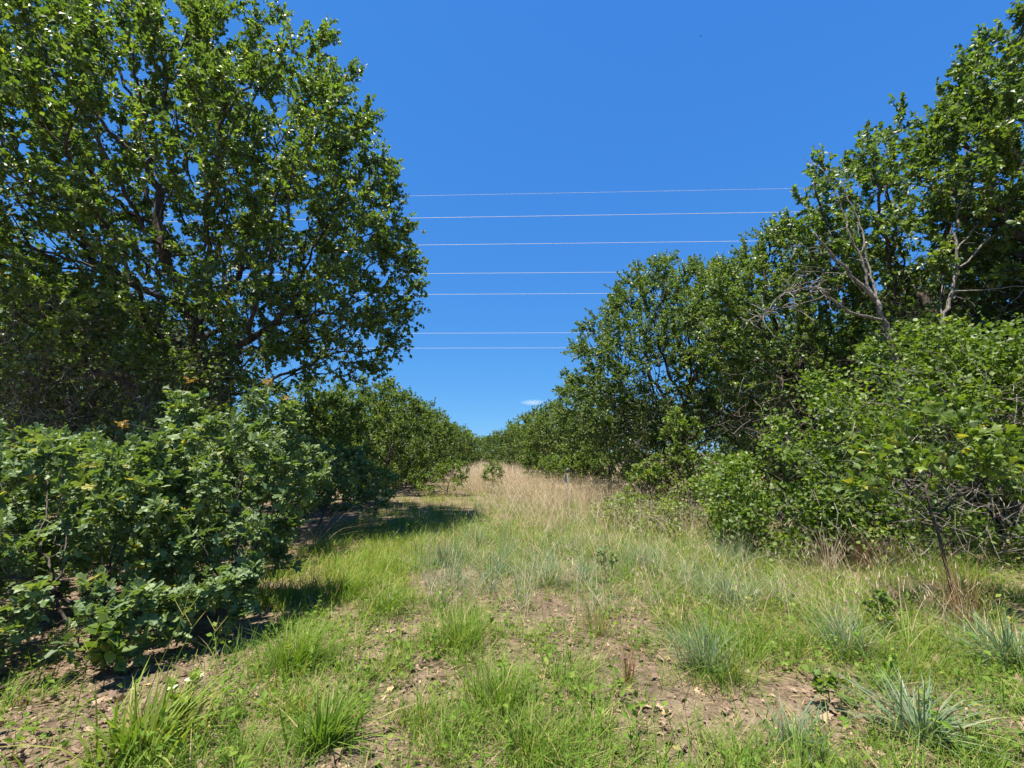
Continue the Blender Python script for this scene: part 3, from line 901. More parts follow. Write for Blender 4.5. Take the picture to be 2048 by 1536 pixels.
thicket("bramble_patch", 132, (3.6, 8.6),
        [(3.4, 8.8, .30, 1.2, 1.2, .36), (4.4, 8.2, .35, 1.0, .9, .42), (2.7, 9.8, .28, .9, .9, .34), (4.3, 9.8, .5, 1.0, .9, .55)],
        110, .20, 9000, .055, 700, .35, "low bright bramble patch spilling out below the right thicket", "bramble", tint0=.62)
thicket("bare_brush", 133, (-7.8, 8.4),
        [(-8.2, 8.6, 2.6, 2.6, 1.2, 2.3), (-6.0, 8.8, 2.0, 1.4, 1.0, 1.8), (-10.4, 8.4, 2.4, 1.4, 1.2, 2.3)],
        260, .34, 11000, .075, 3000, .7, "dark tangle of bare brush under the big left oak", "brush", mat='oak', tint0=.45, tw_r=.007)
thicket("bare_brush", 134, (6.0, 13.6),
        [(4.3, 14.6, 1.7, 1.5, .7, 1.7), (6.0, 13.8, 1.9, 1.5, .8, 1.9), (7.4, 11.8, 1.6, 1.4, .7, 1.6)],
        240, .36, 15000, .08, 2000, .7, "dark tangle of bare brush under the right oaks", "brush", mat='oak', tint0=.45, tw_r=.007)
thicket("bare_brush", 135, (9.6, 8.6),
        [(8.6, 8.9, 3.0, 1.6, .7, 1.6), (10.6, 8.4, 3.0, 1.6, .7, 1.6)],
        110, .35, 5200, .09, 1800, .6, "shaded leafy brush behind the vine thicket at the right edge", "brush", mat='oak', tint0=.45)


# ------------------------------------------------------------------ dead trees on the right
def at(px, py, Y):
    d = ray(px, py)
    return np.array([0, 0, CAM_H]) + d * (Y / d[1])


def dead_tree(name, seed, base, lines, label, n_twig=5, tl=.35):
    """lines: (Y0, Y1, r0, r1, [(px,py)...], part name)"""
    r = np.random.default_rng(seed)
    b = np.array([base[0], base[1], float(gz(*base)) - .04])
    root = thing(name, label, "dead tree", tuple(b))
    for (Y0, Y1, r0, r1, pts, part, twn) in lines:
        k = len(pts)
        if part == "trunk":
            P = [np.zeros(3)] + [at(px, py, Y0 + (Y1 - Y0) * i / (k - 1)) - b for i, (px, py) in enumerate(pts)]
        else:
            P = [at(px, py, Y0 + (Y1 - Y0) * i / (k - 1)) - b for i, (px, py) in enumerate(pts)]
        P = np.array(P)
        # finer, slightly crooked line
        u = np.linspace(0, len(P) - 1, (len(P) - 1) * 4 + 1)
        Q = np.stack([np.interp(u, np.arange(len(P)), P[:, c]) for c in range(3)], 1)
        Q[1:-1] += r.normal(0, .014, (len(Q) - 2, 3))
        rad = .66 * np.linspace(r0, r1, len(Q)) * r.uniform(.88, 1.12, len(Q))
        acc = Acc(); tubes(acc, Q[None], rad[None], 8 if r0 > .03 else 6, .55, cap=True)
        br = acc.build(part, M['dead'], root, smooth=True)
        if twn:
            acc = Acc()
            w = Q[r.integers(len(Q) // 3, len(Q), twn)]
            tangle(r, acc, w, tl, .008, k=6, dirbias=(-.3, -.2, -.1), kink=.35, tint=(.5, 1))
            acc.build("twigs", M['dead'], br, kind="stuff")


dead_tree("dead_tree", 141, (6.5, 7.7),
          [(7.6, 7.5, .075, .06, [(1800, 760), (1770, 650), (1752, 600)], "trunk", 0),
           (7.5, 7.2, .05, .022, [(1752, 600), (1700, 550), (1662, 505), (1630, 466)], "branch", 4),
           (7.5, 7.7, .042, .010, [(1752, 602), (1742, 585), (1728, 530), (1704, 480), (1690, 430), (1665, 375), (1640, 335)], "branch", 10),
           (7.5, 7.9, .034, .009, [(1750, 596), (1748, 570), (1733, 510), (1720, 450), (1700, 400), (1680, 360)], "branch", 8),
           (7.5, 6.7, .042, .008, [(1762, 640), (1710, 630), (1660, 598), (1638, 576), (1600, 578), (1560, 592), (1530, 622)], "branch", 34),
           (7.2, 7.1, .014, .006, [(1690, 547), (1640, 545), (1598, 538)], "branch", 6),
           (7.3, 7.0, .012, .005, [(1672, 515), (1640, 500), (1600, 488), (1588, 496)], "branch", 4),
           (6.9, 6.6, .012, .004, [(1650, 590), (1600, 610), (1550, 618), (1500, 640)], "branch", 20)],
          "forked grey dead snag with pale drooping branches above the vines", tl=.5)
dead_tree("dead_tree", 142, (7.9, 8.1),
          [(8.1, 8.0, .06, .02, [(1885, 640), (1903, 590), (1914, 520), (1911, 450), (1930, 380), (1950, 300)], "trunk", 8),
           (8.0, 7.7, .03, .012, [(1918, 535), (1980, 475), (2048, 438), (2120, 400)], "branch", 5),
           (8.0, 7.6, .020, .010, [(1908, 582), (1980, 578), (2048, 573), (2110, 566)], "branch", 4),
           (8.0, 8.2, .022, .010, [(1914, 500), (1950, 455), (1990, 405), (2040, 395)], "branch", 5),
           (8.1, 8.3, .02, .01, [(1885, 640), (1878, 600), (1890, 540), (1905, 510)], "branch", 2)],
          "thin grey dead tree with long bare side branches at the right edge", tl=.45)


# ------------------------------------------------------------------ grasses
def blades(r, acc, base, h, w, az, lean, curve, tint, seg=3, tipfrac=0.0):
    N = len(base)
    t = np.linspace(0, 1, seg + 1)
    dirx = np.stack([np.cos(az), np.sin(az), np.zeros(N)], 1)
    tw = az + math.pi / 2 + r.normal(0, .5, N)
    side = np.stack([np.cos(tw), np.sin(tw), np.zeros(N)], 1)
    hor = lean[:, None] * t + curve[:, None] * t ** 2
    ver = (1 / np.sqrt(1 + 1.1 * lean ** 2))[:, None] * t[None] - (.38 * curve)[:, None] * t ** 2.4
    hor = hor / np.sqrt(1 + .6 * lean ** 2)[:, None]
    C = base[:, None] + dirx[:, None] * (h[:, None] * hor)[..., None]
    C[..., 2] += h[:, None] * ver
    wd = (w[:, None] * (1 - t[None, :-1]) ** .6 * .5)
    wd[:, 0] *= .7
    Lf = C[:, :-1] - side[:, None] * wd[..., None]; Rt = C[:, :-1] + side[:, None] * wd[..., None]
    V = np.concatenate([np.stack([Lf, Rt], 2).reshape(N, -1, 3), C[:, -1:]], 1)
    nv = 2 * seg + 1
    q = np.array([(2 * i, 2 * i + 1, 2 * i + 3, 2 * i + 2) for i in range(seg - 1)]).reshape(-1, 4)
    tr = np.array([(2 * seg - 2, 2 * seg - 1, 2 * seg)])
    off = (np.arange(N) * nv)[:, None, None]
    acc.add(V, tris=(off + tr[None]), quads=(off + q[None]), tint=np.repeat(tint, nv))
    return C[:, -1]


def tuft_field(r, acc, centres, n_per, spread, h, w, lean, curve, tint, tsd=.12, wind=(0.0, 0.0), dead=.1, hv=None):
    """blades in tufts around centres (N,2)"""
    N = len(centres)
    k = np.repeat(np.arange(N), n_per)
    n = len(k)
    a = r.uniform(0, 6.283, n); rad = np.abs(r.normal(0, 1, n)) * spread
    xy = centres[k] + np.stack([np.cos(a), np.sin(a)], 1) * rad[:, None]
    base = np.concatenate([xy, (gz(xy[:, 0], xy[:, 1]) - .01)[:, None]], 1)
    hh = h * (hv[k] if hv is not None else 1) * r.uniform(.45, 1.15, n)
    az = np.arctan2(np.sin(a) * .8 + r.normal(0, .5, n) + wind[1], np.cos(a) * .8 + r.normal(0, .5, n) + wind[0])
    isdead = r.uniform(size=n) < dead
    le = np.abs(r.normal(0, 1, n)) * lean + .05 + isdead * r.uniform(.2, 1.3, n)
    cu = np.abs(r.normal(0, 1, n)) * curve
    tt = np.clip(tint + r.normal(0, .09, N)[k] + r.normal(0, tsd, n), 0, .9)
    tt = np.where(isdead, r.uniform(.88, 1, n), tt)
    return blades(r, acc, base, hh, r.uniform(.6, 1.2, n) * w, az, le, np.minimum(cu, 1.1), tt)


# bare ground tracks through the grass near the camera
TR = np.array([G(*p) for p in [(735, 1520), (790, 1400), (835, 1270), (900, 1180), (700, 1230), (640, 1210), (730, 1330), (1190, 1300), (1290, 1370), (1230, 1340),
                               (1380, 1430), (1100, 1240), (1010, 1230), (1620, 1400), (1900, 1440), (1720, 1450), (560, 1180), (860, 1105), (970, 1500), (1500, 1450), (1040, 1330), (880, 1370),
                               (1330, 1480), (1250, 1260)]])
TS = .85 * np.array([.22, .20, .22, .30, .25, .25, .16, .28, .30, .22, .30, .28, .22, .30, .25, .25, .3, .3, .14, .22, .22, .18, .22, .25])


def bare(x, y):
    d2 = (x[:, None] - TR[None, :, 0]) ** 2 + (y[:, None] - TR[None, :, 1]) ** 2
    v = np.exp(-d2 / (2 * TS[None] ** 2)).max(1)
    return v


def frustum_xy(r, n, y0, y1, power=1.0, xl=-1.25, xr=1.25):
    u = r.uniform(0, 1, n)
    y = (y0 ** (1 - power) + u * (y1 ** (1 - power) - y0 ** (1 - power))) ** (1 / (1 - power)) if power != 1 else y0 * (y1 / y0) ** u
    x = y * r.uniform(xl, xr, n)
    return x, y


r = np.random.default_rng(201)
# short green grass close to the camera
x, y = frustum_xy(r, 4200, 2.2, 10.0, .6)
dens = np.clip(1.6 * noise2(x, y, 1.6, 3) - .05, .06, 1) * (1 - .95 * bare(x, y))
left_shade = (x < -2.2 - .10 * (y - 4)) & (y < 12)
dens = np.where(left_shade, dens * .12, dens)
dens = np.where((x > 1.2) & (y > 3.0), np.clip(dens * 1.5, 0, 1), dens)
keep = r.uniform(size=len(x)) < dens
acc = Acc()
c = np.stack([x, y], 1)[keep]
tuft_field(r, acc, c, 24, .085, .20, .0065, .50, .55, .34, wind=(.25, 0), dead=.13, hv=r.uniform(.35, 1.45, len(c)))
acc.build("grass", M['grass']); g = bpy.data.objects["grass"]
tag(g, "short green grass in patches on the near ground", "grass", kind="stuff")

# middle distance: yellow-green grass on the left, taller mixed grass to the right
x, y = frustum_xy(r, 5600, 4.8, 34.0, 1.25, -.55, .75)
e_l = np.where(y < 13, -2.0 - .14 * y, -3.0 - .034 * y); e_r = np.where(y < 12, 3.4 + .18 * (y - 6), 4.6 - .09 * (y - 12))
ok = (x > e_l - .3) & (x < e_r + .8)
x, y = x[ok], y[ok]
leftish = x < (-1.1 - .02 * y)
ok = r.uniform(size=len(x)) < np.where(leftish, .95, .95 * np.clip((y - 4.2) / 4 * (.5 + noise2(x, y, 1.3, 31)), .15, 1)) * (1 - .9 * bare(x, y))
x, y, leftish = x[ok], y[ok], leftish[ok]
acc = Acc()
c = np.stack([x, y], 1)
tuft_field(r, acc, c[leftish], 22, .16, .26, .009, .35, .45, .60, wind=(.2, 0), dead=.14, hv=r.uniform(.5, 1.3, leftish.sum()))
tuft_field(r, acc, c[~leftish], 16, .14, .34, .008, .35, .5, .48, wind=(.2, 0), dead=.14, hv=r.uniform(.45, 1.2, (~leftish).sum()) * np.clip(c[~leftish][:, 1] / 10, .55, 1.1))
tag(acc.build("meadow_grass", M['grass']), "yellow-green grass across the middle of the clearing", "grass", kind="stuff")

# taller, bent grass on the right in front of the thicket
x = r.uniform(1.3, 6.2, 620); y = r.uniform(3.3, 7.2, 620)
ok = (x < .98 * y + .3) & (r.uniform(size=620) < np.clip(noise2(x, y, 1.4, 41) * 1.5 + .1, .15, 1) * (1 - .9 * bare(x, y)))
c = np.stack([x, y], 1)[ok]
acc = Acc()
tuft_field(r, acc, c, 26, .09, .40, .0065, .5, .6, .48, wind=(-.25, -.1), dead=.25, hv=r.uniform(.5, 1.15, len(c)))
tag(acc.build("bent_grass", M['grass']), "taller bent green grass in front of the right thicket", "grass", kind="stuff")

# blue-green bunchgrass of the middle ground
x, y = frustum_xy(r, 330, 4.6, 22.0, .9, -.22, .5)
ok = (x > -1.3 - .02 * y) & (x < 3.3) & (r.uniform(size=len(x)) < np.clip(noise2(x, y, 1.0, 9) * 1.5 - .1, 0, 1))
c = np.stack([x, y], 1)[ok]
acc = Acc()
tuft_field(r, acc, c, 40, .07, .50, .0065, .34, .55, .50, wind=(.15, 0), dead=.2, hv=r.uniform(.6, 1.2, len(c)))
tag(acc.build("bunchgrass", M['blue']), "blue-green bunchgrass spread over the middle ground", "grass", kind="stuff")


# tall straw coloured grass
def straw_stand(r, acc, xy, h, n_per, spread, lean=.22, curve=.35, wind=(-.3, 0), w=.0065, head=True, tint=.5):
    N = len(xy)
    k = np.repeat(np.arange(N), n_per); n = len(k)
    p = xy[k] + r.normal(0, spread, (n, 2))
    base = np.concatenate([p, (gz(p[:, 0], p[:, 1]) - .01)[:, None]], 1)
    hh = h * r.uniform(.6, 1.15, n)
    a0 = r.uniform(0, 6.283, N)[k]
    az = np.arctan2(np.sin(a0) * .4 + r.normal(0, .6, n) + wind[1], np.cos(a0) * .4 + r.normal(0, .6, n) + wind[0])
    tt = np.clip(tint + r.normal(0, .2, n), 0, 1)
    tip = blades(r, acc, base, hh, r.uniform(.6, 1.2, n) * w, az, np.abs(r.normal(0, 1, n)) * lean + .04, np.minimum(np.abs(r.normal(0, 1, n)) * curve, 1.1), tt, seg=4)
    if head:
        # feathery seed heads: little spikelets down from the tip
        s = r.uniform(size=n) < .55
        tp = np.repeat(tip[s], 3, axis=0); m = len(tp)
        tp = tp - np.stack([np.cos(np.repeat(az[s], 3)), np.sin(np.repeat(az[s], 3)), np.ones(m) * .9], 1) * (r.uniform(0, .16, m))[:, None]
        blades(r, acc, tp, r.uniform(.03, .07, m), r.uniform(.004, .009, m), r.uniform(0, 6.28, m), r.uniform(.1, .7, m), r.uniform(0, .3, m), np.clip(np.repeat(tt[s], 3) + .15, 0, 1), seg=2)


x, y = frustum_xy(r, 9000, 6.5, 60.0, 1.3, -.3, .42)
e_l = -2.2 - .034 * y; e_r = np.where(y < 20, 4.2 - .05 * y, 3.4 - .074 * y)
centre = (x - (e_l + e_r) / 2) / ((e_r - e_l) / 2)
pr = np.clip((y - 7.5) / 11, .025, 1) * np.clip(1.3 - .9 * np.clip(-centre - .25, 0, 1) * (y < 17), .1, 1)
pr *= np.where(y < 17, np.clip(1.1 - 2.4 * np.clip(-centre + .1, 0, 1), .03, 1), 1)
pr *= np.clip(noise2(x, y, .7, 4) * 1.4 + .05, .15, 1)
ok = (np.abs(centre) < 1.05) & (r.uniform(size=len(x)) < pr)
c = np.stack([x, y], 1)[ok]
near = c[:, 1] < 26
acc = Acc()
straw_stand(r, acc, c[near], .95, 6, .13, w=.0068, lean=.3, curve=.45)
straw_stand(r, acc, c[~near], .95, 8, .25, w=.017, head=False, tint=.72)
tag(acc.build("straw_grass", M['straw']), "tall tan straw grass filling the far middle of the clearing", "grass", kind="stuff")
# scattered straw stalks nearer by and along the right thicket
acc = Acc()
x, y = frustum_xy(r, 900, 4.0, 9.5, .8, -.2, .95)
ok = (x < 1.0 * y) & (r.uniform(size=len(x)) < np.clip((x + .8) / 3.5, .10, .8))
c = np.stack([x, y], 1)[ok]
straw_stand(r, acc, c, .62, 4, .07, w=.0045, lean=.35, curve=.55, wind=(-.35, 0))
tag(acc.build("dry_stalks", M['straw']), "thin dry stalks scattered through the nearer grass", "grass", kind="stuff")


# ---- tussocks that stand out one by one
def tussock(seed, px, py, n, spread, h, w, mat, tint, label, lean=.35, curve=.5, dead=.12, wind=(.15, 0), name="grass_tussock", stems=0):
    r = np.random.default_rng(seed)
    x, y = G(px, py)
    z = float(gz(x, y)) - .01
    k = n
    lean = lean * .8
    a = r.uniform(0, 6.283, k); rad = np.abs(r.normal(0, 1, k)) * spread * 1.25
    p = np.stack([np.cos(a) * rad, np.sin(a) * rad], 1)
    base = np.concatenate([p, (gz(p[:, 0] + x, p[:, 1] + y) - z - .012)[:, None]], 1)
    az = np.arctan2(np.sin(a) * .6 + r.normal(0, .6, k) + wind[1], np.cos(a) * .6 + r.normal(0, .6, k) + wind[0])
    tt = np.clip(tint + r.normal(0, .14, k), 0, .9)
    tt = np.where(r.uniform(size=k) < dead, r.uniform(.9, 1, k), tt)
    acc = Acc()
    blades(r, acc, base, h * r.uniform(.45, 1.1, k), w * r.uniform(.6, 1.2, k), az, np.abs(r.normal(0, 1, k)) * lean + .05, np.minimum(np.abs(r.normal(0, 1, k)) * curve, 1.1), tt, seg=4)
    o = acc.build(name, M[mat])
    o.location = (x, y, z)
    tag(o, label, "grass", "grass tussocks on the near ground")
    return o


T = tussock
T(301, 690, 1205, 320, .10, .34, .007, 'grass', .38, "bright green grass tussock beside bare soil, nearest the shrub edge on the left track", lean=.3, wind=(.5, .2))
T(302, 770, 1235, 300, .12, .34, .007, 'grass', .42, "long green grass tussock between the two bare tracks left of centre", wind=(.4, .1))
T(303, 590, 1345, 620, .16, .36, .008, 'grass', .36, "broad lush green grass mound against the left shrubs", lean=.4, wind=(.4, .1))
T(304, 640, 1500, 170, .06, .34, .015, 'grass', .30, "coarse dark green spiky grass clump at the bottom left", lean=.55, curve=.6, dead=.03)
T(305, 285, 1520, 190, .11, .40, .020, 'grass', .62, "yellow-green broad bladed grass clump at the lower left corner", lean=.4, curve=.45, dead=.04)
T(306, 920, 1300, 520, .14, .36, .007, 'grass', .42, "big green grass tussock on bare soil left of the centre", wind=(.1, .2))
T(307, 1000, 1425, 520, .12, .32, .008, 'grass', .38, "dense green grass patch low in the centre", wind=(.1, .2), lean=.25)
T(308, 830, 1450, 170, .07, .24, .006, 'grass', .45, "small green tussock with brown base near the bottom left of centre", dead=.25)
T(309, 785, 1350, 200, .09, .22, .006, 'grass', .48, "thin green tuft beside the left bare track")
T(310, 600, 1430, 300, .11, .22, .006, 'grass', .62, "yellowing short grass below the lush green mound", dead=.4)
T(311, 1060, 1515, 420, .11, .24, .008, 'grass', .44, "wide green grass strip at the bottom centre")
T(312, 1480, 1310, 240, .09, .20, .007, 'grass', .52, "small bright green tuft beside the blue-green clump on the right")
T(321, 886, 1140, 170, .06, .46, .007, 'blue', .45, "upright blue-grey grass clump, leftmost of the row across the centre", lean=.2, curve=.25)
T(322, 1003, 1155, 130, .05, .40, .007, 'blue', .42, "small blue-grey grass clump, second of the row across the centre", lean=.2, curve=.3)
T(323, 1100, 1175, 230, .08, .48, .007, 'blue', .62, "pale arching bunchgrass at the centre with straw coloured blades", lean=.5, curve=.6, dead=.35)
T(324, 1170, 1172, 150, .06, .40, .007, 'blue', .45, "blue-green clump just left of the dark oak seedling", lean=.35)
T(325, 1410, 1360, 260, .07, .42, .007, 'blue', .50, "large blue-green bunchgrass clump right of centre above bare litter", lean=.35, curve=.5, wind=(-.3, .1))
T(326, 1455, 1225, 200, .08, .42, .007, 'blue', .38, "spiky blue-green clump in the grass right of centre", lean=.4, curve=.4)
T(327, 1275, 1150, 200, .08, .44, .007, 'blue', .50, "blue-green clump right of the dark oak seedling", lean=.4)
T(328, 1845, 1500, 150, .05, .40, .014, 'blue', .50, "coarse blue-green grass clump with drooping blades at the lower right", lean=.5, curve=.8, dead=.1)
T(329, 2025, 1350, 240, .08, .48, .012, 'blue', .48, "big arching blue-green clump at the right edge", lean=.5, curve=.7, wind=(-.2, 0))
T(330, 1560, 1225, 200, .10, .44, .007, 'blue', .60, "loose pale bunchgrass leaning left below the right thicket", lean=.5, curve=.6, dead=.3, wind=(-.4, 0))
T(331, 1700, 1330, 220, .09, .42, .008, 'blue', .45, "arching bunchgrass in front of the sapling's shadow", lean=.5, curve=.6, dead=.25)
T(332, 1590, 1510, 140, .06, .26, .009, 'blue', .50, "low blue-green tuft at the bottom right of centre", lean=.4)
T(341, 1200, 1285, 120, .06, .30, .005, 'grass', .72, "reddish yellow upright weedy tuft right of the centre", lean=.15, curve=.15, dead=.45)
T(342, 1256, 1378, 40, .02, .30, .005, 'rust', .30, "single thin rust red stalk cluster on bare litter right of centre", lean=.12, curve=.1, dead=0)
T(343, 1735, 1150, 150, .06, .62, .005, 'rust', .50, "rusty bluestem bunch leaning left, largest of those before the vine thicket", lean=.25, curve=.3, wind=(-.9, 0))
T(344, 1768, 1140, 80, .04, .60, .005, 'rust', .45, "rusty bluestem bunch second from left before the vine thicket", lean=.22, curve=.25, wind=(-.8, 0))
T(345, 1815, 1150, 60, .04, .55, .005, 'rust', .55, "thin rusty bluestem bunch third from left before the vine thicket", lean=.22, curve=.25, wind=(-.8, 0))
T(346, 1935, 1275, 110, .05, .75, .005, 'rust', .62, "tan and rust bunch wrapped round the foot of the right sapling", lean=.15, curve=.2)
T(347, 1660, 1165, 110, .07, .75, .005, 'straw', .35, "tan dry grass bunch at the foot of the bare twigs", lean=.25, curve=.35, wind=(-.4, 0))
T(348, 600, 1105, 70, .14, .95, .007, 'straw', .45, "dry stalks arching right out from under the left shrub", lean=.55, curve=.75, wind=(1.8, 0), dead=0)
T(349, 1110, 1075, 60, .12, .75, .005, 'straw', .65, "pale arching straw stalks leaning left at the middle of the path", lean=.45, curve=.55, wind=(-.9, 0), dead=0)
T(350, 1450, 1090, 50, .10, .8, .005, 'straw', .6, "long pale stalks arching left over the brambles", lean=.5, curve=.6, wind=(-1.2, 0), dead=0)


# tall thin flowering stalks with forked tips, bottom left
def fork_stalk(seed, px, py, h, lean, label):
    r = np.random.default_rng(seed)
    x, y = G(px, py); z = float(gz(x, y)) - .01
    root = thing("grass_stalk", label, "stalk", (x, y, z), "forked seed stalks at the lower left")
    k = 6
    u = np.linspace(0, 1, k)
    P = np.stack([lean * u ** 1.6, .05 * u, h * u], 1)
    a = Acc(); tubes(a, P[None], np.linspace(.0028, .0016, k)[None], 4, .5); a.build("stem", M['grass'], root)
    for s in (-1, .9, .1)[:2 + seed % 2]:
        e = P[-1] + np.array([s * .07, .01, .09])
        a = Acc(); tubes(a, np.array([[P[-1], (P[-1] + e) / 2, e]]), np.array([[.002, .003, .001]]), 4, .85); a.build("seed_spike", M['grass'], root)


fork_stalk(360, 140, 1490, .42, -.01, "forked seed stalk standing alone at the far lower left")
fork_stalk(361, 270, 1490, .62, .16, "tall leaning seed stalk left of the yellow-green clump's centre")
fork_stalk(362, 300, 1485, .55, .14, "leaning seed stalk right of the tallest at the lower left")
fork_stalk(363, 365, 1440, .45, .12, "forked seed stalk before the shaded soil, rightmost of the lower left stalks")


# white flowered weed beside the clump
def white_weed(px, py, seed, label):
    r = np.random.default_rng(seed)
    x, y = G(px, py); z = float(gz(x, y)) - .01
    root = thing("flowering_weed", label, "weed", (x, y, z))
    for k, (dx, hh) in enumerate(((-.05, .24), (.03, .27), (.07, .28))):
        u = np.linspace(0, 1, 5)
        P = np.stack([dx * u, .02 * k * u, hh * u], 1)
        a = Acc(); tubes(a, P[None], np.full((1, 5), .0025), 4, .5); a.build("stem", M['grass'], root)
        a = Acc(); n = 9
        pos = P[r.integers(1, 5, n)]; D = nrm(r.normal(0, 1, (n, 3)) + np.array([0, 0, .3]))
        put_leaves(a, L_SMALL, pos, D, nrm(UP + r.normal(0, .4, (n, 3))), r.uniform(.05, .08, n), r.uniform(.5, .75, n), r); a.build("leaves", M['grass'], root)
        a = Acc(); n = 9
        ang = np.arange(n) * .698
        D = np.stack([np.cos(ang), np.sin(ang), np.full(n, .45)], 1)
        put_leaves(a, L_SMALL, np.repeat(P[-1:], n, 0), nrm(D), np.tile(UP, (n, 1)), np.full(n, .032), r.uniform(0, 1, n), r); a.build("flower", M['white_petal'], root)


white_weed(352, 1480, 370, "low weed with small white star flowers at the lower left")

# ------------------------------------------------------------------ ground cover forbs and leaf litter
r = np.random.default_rng(401)
x, y = frustum_xy(r, 4600, 2.3, 10.0, .7, -1.1, 1.2)
ok = (r.uniform(size=len(x)) < np.clip(noise2(x, y, 2.2, 17) * 1.5 - .3, 0, 1) * (1 - .85 * bare(x, y))) & ~((x < -2.0 - .1 * (y - 4)) & (r.uniform(size=len(x)) < .8))
c = np.stack([x, y], 1)[ok]
k = np.repeat(np.arange(len(c)), 7); n = len(k)
p2 = c[k] + r.normal(0, .045, (n, 2))
tall = np.where(r.uniform(size=len(c)) < .3, r.uniform(.12, .32, len(c)), r.uniform(.03, .09, len(c)))
hgt = tall[k] * r.uniform(.05, 1, n) + .01
p2 = c[k] + r.normal(0, 1, (n, 2)) * np.where(tall < .1, .045, .014)[k][:, None]
pos = np.concatenate([p2, (gz(p2[:, 0], p2[:, 1]) + hgt)[:, None]], 1)
D = nrm(r.normal(0, 1, (n, 3)) * np.array([1, 1, .4]) + np.array([0, 0, .35]))
acc = Acc()
put_leaves(acc, L_SMALL, pos, D, nrm(UP + r.normal(0, .45, (n, 3))), r.uniform(.022, .06, n), np.clip(.42 + r.normal(0, .12, len(c))[k] + r.normal(0, .12, n), 0, .95), r)
ts = np.nonzero(tall > .1)[0]
sb = np.concatenate([c[ts], gz(c[ts][:, 0], c[ts][:, 1])[:, None]], 1)
blades(r, acc, sb, tall[ts] * 1.05, np.full(len(ts), .004), r.uniform(0, 6.28, len(ts)), np.full(len(ts), .05), np.full(len(ts), .03), np.full(len(ts), .5), seg=2)
tag(acc.build("ground_cover", M['grass']), "small leafy weeds between the grass tufts", "weeds", kind="stuff")

x, y = frustum_xy(r, 44000, 2.2, 11.0, .45, -1.2, 1.15)
wgt = np.clip(.35 + .8 * bare(x, y) + .9 * ((x < -1.6) & (y < 7)) + .5 * (x > 2.6), 0, 1) * np.clip(noise2(x, y, 2.5, 23) * 1.4, .15, 1)
ok = r.uniform(size=len(x)) < wgt
x, y = x[ok], y[ok]; n = len(x)
pos = np.stack([x, y, gz(x, y) + r.uniform(.004, .02, n)], 1)
acc = Acc()
big = r.uniform(size=n) < .22
D = nrm(r.normal(0, 1, (n, 3)) * np.array([1, 1, .12]))
Nn = nrm(UP + r.normal(0, .35, (n, 3)))
tt = np.clip(r.normal(.38, .27, n), 0, .95)
put_leaves(acc, L_MID, pos[big], D[big], Nn[big], r.uniform(.03, .085, big.sum()), tt[big], r, curl=.7)
put_leaves(acc, L_SMALL, pos[~big], D[~big], Nn[~big], r.uniform(.012, .035, (~big).sum()), tt[~big], r, curl=.6)
m = 14000
x, y = frustum_xy(r, m, 2.2, 9.0, .3, -1.1, 1.1)
b = np.stack([x, y, gz(x, y) + r.uniform(.003, .02, m)], 1)
d = nrm(r.normal(0, 1, (m, 3)) * np.array([1, 1, .1])) * r.uniform(.02, .10, m)[:, None]
sd = np.cross(d, UP); sd = nrm(sd) * r.uniform(.0008, .002, m)[:, None]
V = np.stack([b - sd, b + sd, b + d + sd * .5 + UP * .004, b + d - sd * .5 + UP * .004], 1)
acc.add(V, quads=np.arange(m * 4).reshape(-1, 4), tint=np.repeat(np.clip(r.normal(.45, .28, m), 0, 1), 4))
tag(acc.build("leaf_litter", M['litter']), "brown leaf crumbs and dry bits strewn over the soil", "litter", kind="stuff")

LITTER = leaf_variants(L_LOBED, M['litter'], "fallen_leaf", 4, 9, [.85, .95, .8, 1.0])
fallen = [(868, 1359, .13, "large curled tan leaf lying beside the big central tussock"), (1083, 1367, .08, "tan leaf half hidden in the low central grass patch"),
          (1305, 1433, .10, "orange-tan leaf on bare litter right of the bottom centre"), (1344, 1441, .07, "small tan leaf just right of the orange-tan one"),
          (1395, 1394, .12, "pale leaf below the large blue-green clump"), (722, 1440, .07, "brown leaf on the left bare track"),
          (905, 1520, .06, "rust leaf at the bottom left of centre"), (1755, 1395, .09, "tan leaf on the litter before the lower right clump"),
          (1165, 1240, .07, "orange leaf behind the reddish weedy tuft"), (400, 1480, .06, "rust red leaf on the soil at the lower left")]
for i, (px, py, s, lab) in enumerate(fallen):
    x, y = G(px, py)
    o = bpy.data.objects.new("fallen_leaf", LITTER[i % 4]); COL.objects.link(o)
    o.location = (x, y, float(gz(x, y)) + .012); o.scale = (s, s, s * 1.6); o.rotation_euler = (rt.uniform(-.25, .25), rt.uniform(-.25, .25), rt.uniform(0, 6.28))
    tag(o, lab, "leaf", "fallen oak leaves")

